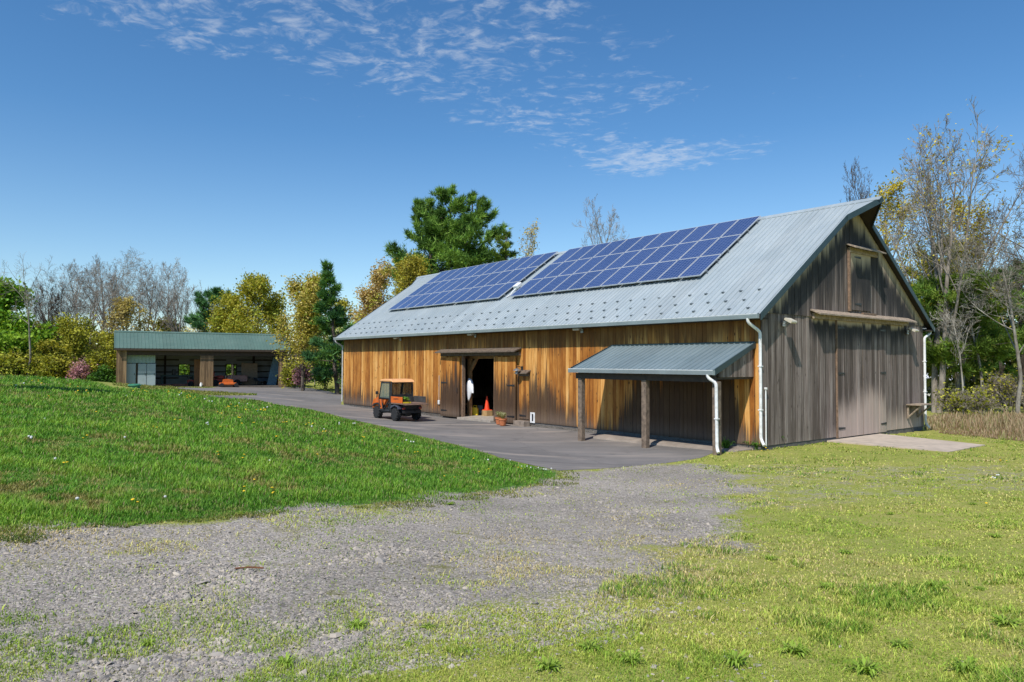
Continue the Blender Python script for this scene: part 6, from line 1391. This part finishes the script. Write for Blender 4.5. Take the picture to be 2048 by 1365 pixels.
c = c * (.65 + .75 * gr.random((len(P), 1))); st_m = gr.random(len(P)) < .07; c[st_m] = np.array([.36, .31, .15])
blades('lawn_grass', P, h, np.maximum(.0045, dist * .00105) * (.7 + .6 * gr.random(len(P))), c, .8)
# --- fringe of the lawn over the gravel and along the asphalt, tongue of grass, verge at the shed
P = np.concatenate([px_world_samples(60000, (-60, 1160), (930, 1090)), px_world_samples(14000, (330, 720), (764, 800)), px_world_samples(10000, (225, 620), (764, 785))])
d1 = zn(LAWN, P); d2 = zn(TONG, P); a_ = zn(ASPH, P); nn = fbm(P[:, 0] * 1.4 + 5, P[:, 1] * 1.4, 4); yy = P[:, 1]
keep = (((d1 > -.9) & (d1 < .1) & (nn + d1 * .45 > .42) & (yy < 20) & (a_ < -.05)) | (d2 > -.1) | ((yy > 42) & (a_ < -.02) & (d1 < 0))) & free(P)
P = P[keep]; dist = np.hypot(P[:, 0], P[:, 1]); k2 = fbm(P[:, 0] * 2, P[:, 1] * 2, 3)
v_, u_ = P[:, 0] - SX, P[:, 1] - SY; t_ = v_ * SB[0] + u_ * SB[1]; P = P[t_ < .1]; dist = dist[t_ < .1]; k2 = k2[t_ < .1]
c = pick([(.05, .11, .015), (.13, .2, .03), (.24, .24, .06), (.3, .26, .09)], k2 + gr.normal(0, .2, len(P)))
blades('verge_grass', P, (.02 + .035 * k2) * (.6 + .7 * gr.random(len(P))) * np.clip(.7 + dist / 45, 0, 2), np.maximum(.0045, dist * .0011), c, 1.0)
# --- thin weedy turf on the near and right-hand ground, sparse tufts in the gravel
P = np.concatenate([px_world_samples(430000, (-40, 2110), (868, 1440)), px_world_samples(90000, (2110, 3100), (850, 1440)), px_world_samples(30000, (-800, -40), (1060, 1440)), world_samples(26000, -6, 13, 1.5, 8)])
dg = zn(GRAV, P); ds = zn(SPAR, P); dl = zn(LAWN, P); a_ = zn(ASPH, P); k1 = fbm(P[:, 0] * .55 + 8, P[:, 1] * .55, 4); k2 = fbm(P[:, 0] * 1.7 + 44, P[:, 1] * 1.7 + 3, 4); k3 = fbm(P[:, 0] * 6, P[:, 1] * 6 + 20, 3)
pr = np.where(dg > 0, np.clip(.10 + .9 * smooth(.47, .62, k2) * smooth(2.4, .1, dg) + .30 * smooth(.54, .66, k3 * .5 + k1 * .5), 0, 1) * .6, np.where(ds > 0, .35 + .5 * smooth(.42, .6, k2), .55 + .45 * smooth(.4, .6, k2)))
pr = pr * np.where(dg > 0, 1, .7 + .3 * smooth(.36, .5, k1 * .5 + k2 * .5)); keep = (gr.random(len(P)) < pr) & (dl < 0) & (a_ < -.05) & free(P); P, k1, k2, k3, dg, ds = (q[keep] for q in (P, k1, k2, k3, dg, ds))
dist = np.hypot(P[:, 0], P[:, 1]); k4 = fbm(P[:, 0] * 3.3 + 12, P[:, 1] * 3.3 + 5, 4); lush = smooth(.46, .64, k1 * .25 + k2 * .3 + k4 * .45 - .06 + .13 * smooth(.5, 4, P[:, 0]) * smooth(9, 5, P[:, 1]) + .1 * smooth(13, 20, P[:, 1]) * (k2 > .5)) * (dg < 0)
h = (.010 + .020 * k2 + .022 * lush) * (.5 + .9 * gr.random(len(P))); h = np.where(gr.random(len(P)) < .04, h * 2.2, h); wide = np.where(gr.random(len(P)) < .25, 2.2, 1.0); h = np.where(wide > 1, h * .6, h)
c = 1.95 * pick([(.095, .16, .018), (.165, .235, .03), (.245, .285, .05), (.32, .30, .09), (.31, .25, .13)], k3 * .6 + (k1 - .5) * 1.6 + gr.normal(0, .2, len(P)) + .25)
g2_ = 1.5 * pick([(.06, .14, .016), (.11, .21, .02), (.19, .28, .035)], gr.random(len(P))); lush = (gr.random(len(P)) < lush * .55) * (.5 + .5 * lush); c = (c * (1 - lush[:, None]) + g2_ * lush[:, None]) * (.5 + 1.0 * gr.random((len(P), 1)))
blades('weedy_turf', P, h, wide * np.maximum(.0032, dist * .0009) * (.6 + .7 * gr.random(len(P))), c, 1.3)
# --- tall reddish dry grass beyond the gable
P = np.concatenate([px_world_samples(17000, (1850, 2120), (826, 890)), px_world_samples(7000, (2120, 2300), (830, 900)), world_samples(5000, 26, 40, 24, 40)]); dt_ = zn(TALL, P); dt_ = dt_ + (fbm(P[:, 0] * .7, P[:, 1] * .7, 3) - .5) * 1.5; kp = (dt_ > -.6) & free(P) & (gr.random(len(P)) < .25 + .75 * smooth(.35, .6, fbm(P[:, 0] * .9 + 4, P[:, 1] * .9, 3))); P = P[kp]; dt_ = dt_[kp]
dist = np.hypot(P[:, 0], P[:, 1]); c = 1.2 * pick([(.2, .125, .07), (.31, .21, .13), (.40, .31, .2), (.19, .24, .06)], gr.random(len(P)) * .8 + .35 * (fbm(P[:, 0] * .8, P[:, 1] * .8, 3) - .3))
blades('tall_dry_grass', P, (.12 + .55 * fbm(P[:, 0] * .8, P[:, 1] * .8, 3)) * (.4 + .9 * gr.random(len(P))) * (.3 + .7 * smooth(-.5, 2.0, dt_)), dist * .0009, c, .5)
# --- gravel stones
P = np.concatenate([px_world_samples(210000, (-40, 1560), (922, 1420)), px_world_samples(25000, (-700, -40), (1040, 1420)), world_samples(9000, -6, 6, 2.5, 6)])
dg = zn(GRAV, P); ds = zn(SPAR, P); k2 = fbm(P[:, 0] * 1.3 + 60, P[:, 1] * 1.3, 4); k1 = fbm(P[:, 0] * .8 + 3, P[:, 1] * .8, 3)
pr = np.where(dg > -.3, .25 + .75 * smooth(.38, .56, k2), np.where(ds > 0, .16 * smooth(.45, .62, k2), .015)); keep = (gr.random(len(P)) < pr * .8) & (zn(LAWN, P) < .1) & (zn(ASPH, P) < .12) & free(P)
P = P[keep]; n = len(P); dist = np.hypot(P[:, 0], P[:, 1]); sz = np.exp(gr.normal(math.log(.0082), .45, n)); sz = np.clip(np.maximum(sz, dist * .0007), .005, .045) * (.8 + .6 * smooth(.45, .65, k1[keep]))
base = np.array([(1, 0, 0), (.3, .9, .1), (-.75, .62, 0), (-.8, -.6, .1), (.35, -.95, 0), (.5, .1, .75), (-.35, .35, .8), (-.2, -.45, .7)], float)
fs = np.array([(0, 1, 5), (1, 2, 6), (1, 6, 5), (2, 3, 6), (3, 7, 6), (3, 4, 7), (4, 0, 5), (4, 5, 7), (5, 6, 7)])
az = gr.random(n) * 2 * PI; ca, sa_ = np.cos(az), np.sin(az); st = np.stack([.7 + .7 * gr.random(n), .55 + .5 * gr.random(n), .3 + .5 * gr.random(n)], 1) * sz[:, None]
B = base[None] * (1 + gr.normal(0, .16, (n, 8, 3))) * st[:, None, :]; tl = gr.normal(0, .22, (n, 2)); B[:, :, 2] += B[:, :, 0] * tl[:, :1] + B[:, :, 1] * tl[:, 1:]
V = np.stack([B[:, :, 0] * ca[:, None] - B[:, :, 1] * sa_[:, None], B[:, :, 0] * sa_[:, None] + B[:, :, 1] * ca[:, None], B[:, :, 2]], -1) + P[:, None, :]
c = np.array([1.38, 1.36, 1.33]) * pick([(.14, .128, .118), (.215, .198, .182), (.28, .255, .228), (.32, .28, .238), (.44, .395, .33)], gr.random(n) * .9 + .2 * (k2[keep] - .5))
M_STONE, nt, out = new_mat('broken_slate_stone'); at = N(nt, 'ShaderNodeAttribute', out='Color', attribute_name='col'); PBSDF(nt, out, MIX(nt, .35, at, MIX(nt, 1.0, at, N(nt, 'ShaderNodeTexNoise', {'Scale': 40.0}, out='Fac'), 'MULTIPLY')), .85, 0)
tag(np_mesh('gravel', V.reshape(-1, 3), (fs[None] + (np.arange(n) * 8)[:, None, None]).reshape(-1, 3), M_STONE, col=np.repeat(c, 8, 0)), kind='stuff')
# --- broad-leaved weeds in the gravel and turf, each one a plant
WEEDC = [(.16, .28, .03), (.27, .42, .05), (.38, .5, .09)]
protos = []
for i in range(4):
    r = empty('weed_plant', (0, 0, 0)); plant(r, 34 + 10 * i, .05 + .012 * i, .12 + .02 * i, WEEDC, 40 + i, .009, 'leaves', 0, .9)
    plant(r, 14, .09, .08, [(.2, .28, .05), (.3, .32, .1)], 60 + i, .003, 'stalks', 0, .2); protos.append(r)
spots = [(1800, 1292, 1.5, 'large leafy weed clump low in the turf'), (1590, 1306, 1.2, 'leafy weed beside the large clump'), (1655, 1178, 1.0, None), (1470, 1330, 1.2, None), (1180, 1298, 1.1, None), (1096, 1338, 1.2, None), (1262, 1325, 1.1, None), (715, 1255, .75, None), (856, 1257, .75, None), (295, 1292, .8, None), (815, 1290, .6, None), (570, 1330, .7, None), (1945, 1010, 1.1, None), (1780, 1030, 1.0, None), (1692, 1108, .9, None), (1540, 1120, .8, None), (1300, 1195, .7, None), (1390, 1140, .6, None), (1990, 1075, 1.0, None), (1870, 1180, 1.3, None), (1960, 1180, 1.1, None), (2010, 1250, 1.4, None), (1730, 1345, 1.3, None), (1930, 1345, 1.3, None), (265, 1050, .8, None), (120, 1058, .7, None), (60, 1040, .8, None), (900, 1010, .7, None), (480, 1030, 1.0, None), (650, 1000, .9, None)]
for i, (a, b, s, lab) in enumerate(spots):
    g_ = gpt(a, b); r = protos[i] if i < 4 else copy_tree(protos[i % 4]); r.location = tuple(g_); r.rotation_euler = (0, 0, i * 1.7); s *= .55 + .35 * ((i * 37) % 10) / 10; r.scale = (s, s, s * (.7 + .5 * ((i * 53) % 10) / 10))
    tag(r, lab or 'low leafy green weed rosette growing in the sparse turf and gravel', 'weed', 'leafy weeds in the turf and gravel')
# --- taller weeds at the barn corner
for i, (a, b, s, lab) in enumerate(((1452, 899, 2.2, 'green weeds round the foot of the porch downspout'), (1500, 897, 2.2, 'green weed clump under the near porch corner'), (1548, 893, 3.0, 'tall green weed clump right of the corner downspout'), (1515, 899, 2.0, 'small weed clump at the foot of the corner downspout'), (1780, 864, 1.6, 'weeds with pale flowers beside the concrete apron'), (1745, 866, 1.2, 'small weeds at the foot of the gable doors'))):
    g_ = gpt(a, b); r = empty('corner_weeds', g_, i * .9, lab, 'weeds'); plant(r, 80, .13 * s, .15 * s, [(.04, .12, .015), (.09, .22, .025), (.16, .3, .04)], 80 + i, .016, 'leaves', 0, .5); plant(r, 24, .2 * s, .08 * s, [(.1, .22, .03), (.22, .32, .06)], 90 + i, .01, 'stalks', 0, .25)
# --- dandelions
def dandy(yellow):
    mb = MB(); mb.tube([(0, 0, 0), (.004, .002, .05), (0, .004, .1)], .0022, 4); o = None
    r = empty('dandelion', (0, 0, 0)); mb.build('stem', plain('dandelion_stem', (.14, .22, .05), .7), r)
    mb = MB()
    if yellow:
        mb.lathe([(0, .095), (.012, .098), (.027, .108), (.024, .115), (.01, .119), (0, .12)], 12); mb.build('bloom', plain('dandelion_yellow', (.85, .56, .012), .7, var=.15, scale=60), r)
    else:
        mb.lathe([(0, .088), (.018, .092), (.027, .11), (.02, .127), (0, .133)], 12); mb.build('seed_head', plain('dandelion_down', (.62, .62, .6), .9, var=.2, scale=90), r, smooth=True)
    return r
ypts = [(640, 1), ]
lists = {True: [], False: []}
rd = random.Random(12)
for cx0, cy0, n_, sx, sy in ((215, 855, 3, 14, 4), (297, 859, 5, 26, 3), (192, 830, 1, 2, 2), (345, 788, 9, 30, 3), (380, 800, 8, 12, 3), (470, 818, 8, 20, 3), (520, 825, 7, 18, 3), (285, 787, 5, 12, 3), (140, 778, 4, 18, 4), (130, 936, 3, 8, 2), (438, 913, 2, 4, 4), (485, 920, 2, 4, 3), (550, 989, 4, 8, 4), (490, 990, 2, 3, 4), (270, 1012, 2, 4, 4), (510, 966, 1, 2, 2), (448, 860, 3, 8, 3), (360, 850, 5, 8, 6), (495, 855, 3, 12, 4), (575, 850, 4, 14, 3), (620, 853, 4, 14, 3), (650, 867, 2, 8, 3), (436, 832, 3, 10, 4), (480, 840, 3, 10, 4), (556, 878, 2, 10, 4), (715, 875, 4, 40, 10), (830, 905, 4, 40, 8), (920, 925, 3, 40, 8), (980, 950, 3, 40, 8), (1040, 940, 2, 20, 6), (880, 965, 3, 40, 10), (60, 770, 5, 40, 6), (170, 790, 5, 40, 6), (95, 800, 2, 4, 2), (170, 883, 2, 6, 3), (620, 905, 3, 40, 10), (350, 765, 4, 60, 2), (1520, 905, 3, 20, 4), (1980, 1015, 2, 10, 4), (2010, 930, 3, 20, 5), (1790, 865, 3, 20, 3)):
    for k in range(n_): lists[True].append((cx0 + rd.gauss(0, sx * .6), cy0 + rd.gauss(0, sy * .6)))
for cx0, cy0, n_, sx, sy in ((53, 886, 2, 8, 4), (88, 844, 1, 1, 1), (66, 885, 1, 2, 2), (111, 930, 1, 2, 2), (250, 884, 1, 2, 2), (412, 853, 3, 8, 4), (330, 1007, 1, 2, 2), (153, 1013, 1, 2, 2), (537, 930, 1, 2, 2), (250, 794, 1, 2, 2), (362, 795, 2, 10, 4), (425, 808, 3, 14, 4), (520, 822, 3, 14, 4), (490, 813, 2, 14, 3), (660, 860, 3, 40, 6), (840, 890, 4, 50, 4), (1000, 925, 3, 40, 4), (1060, 940, 4, 20, 3), (1095, 945, 3, 14, 4), (700, 852, 3, 30, 3), (40, 775, 2, 20, 4), (2000, 960, 4, 24, 5)):
    for k in range(n_): lists[False].append((cx0 + rd.gauss(0, sx * .6), cy0 + rd.gauss(0, sy * .6)))
for yl in (True, False):
    pro = dandy(yl); first = True
    for (a, b) in lists[yl]:
        g_ = gpt(a, b)
        if zn(ASPH, g_[None])[0] > -.05 or in_barn(g_[0], g_[1], .1): continue
        r = pro if first else copy_tree(pro); first = False; s = rd.uniform(.6, 1.0) * max(.9, min(1.5, g_[1] / 20)); r.location = tuple(g_); r.rotation_euler = (rd.uniform(-.3, .3), rd.uniform(-.3, .3), rd.random() * 6); r.scale = (s, s, s)
        tag(r, 'yellow dandelion in bloom standing in the grass' if yl else 'white dandelion seed head standing in the grass', 'dandelion', 'yellow dandelions in the grass' if yl else 'dandelion seed heads in the grass')
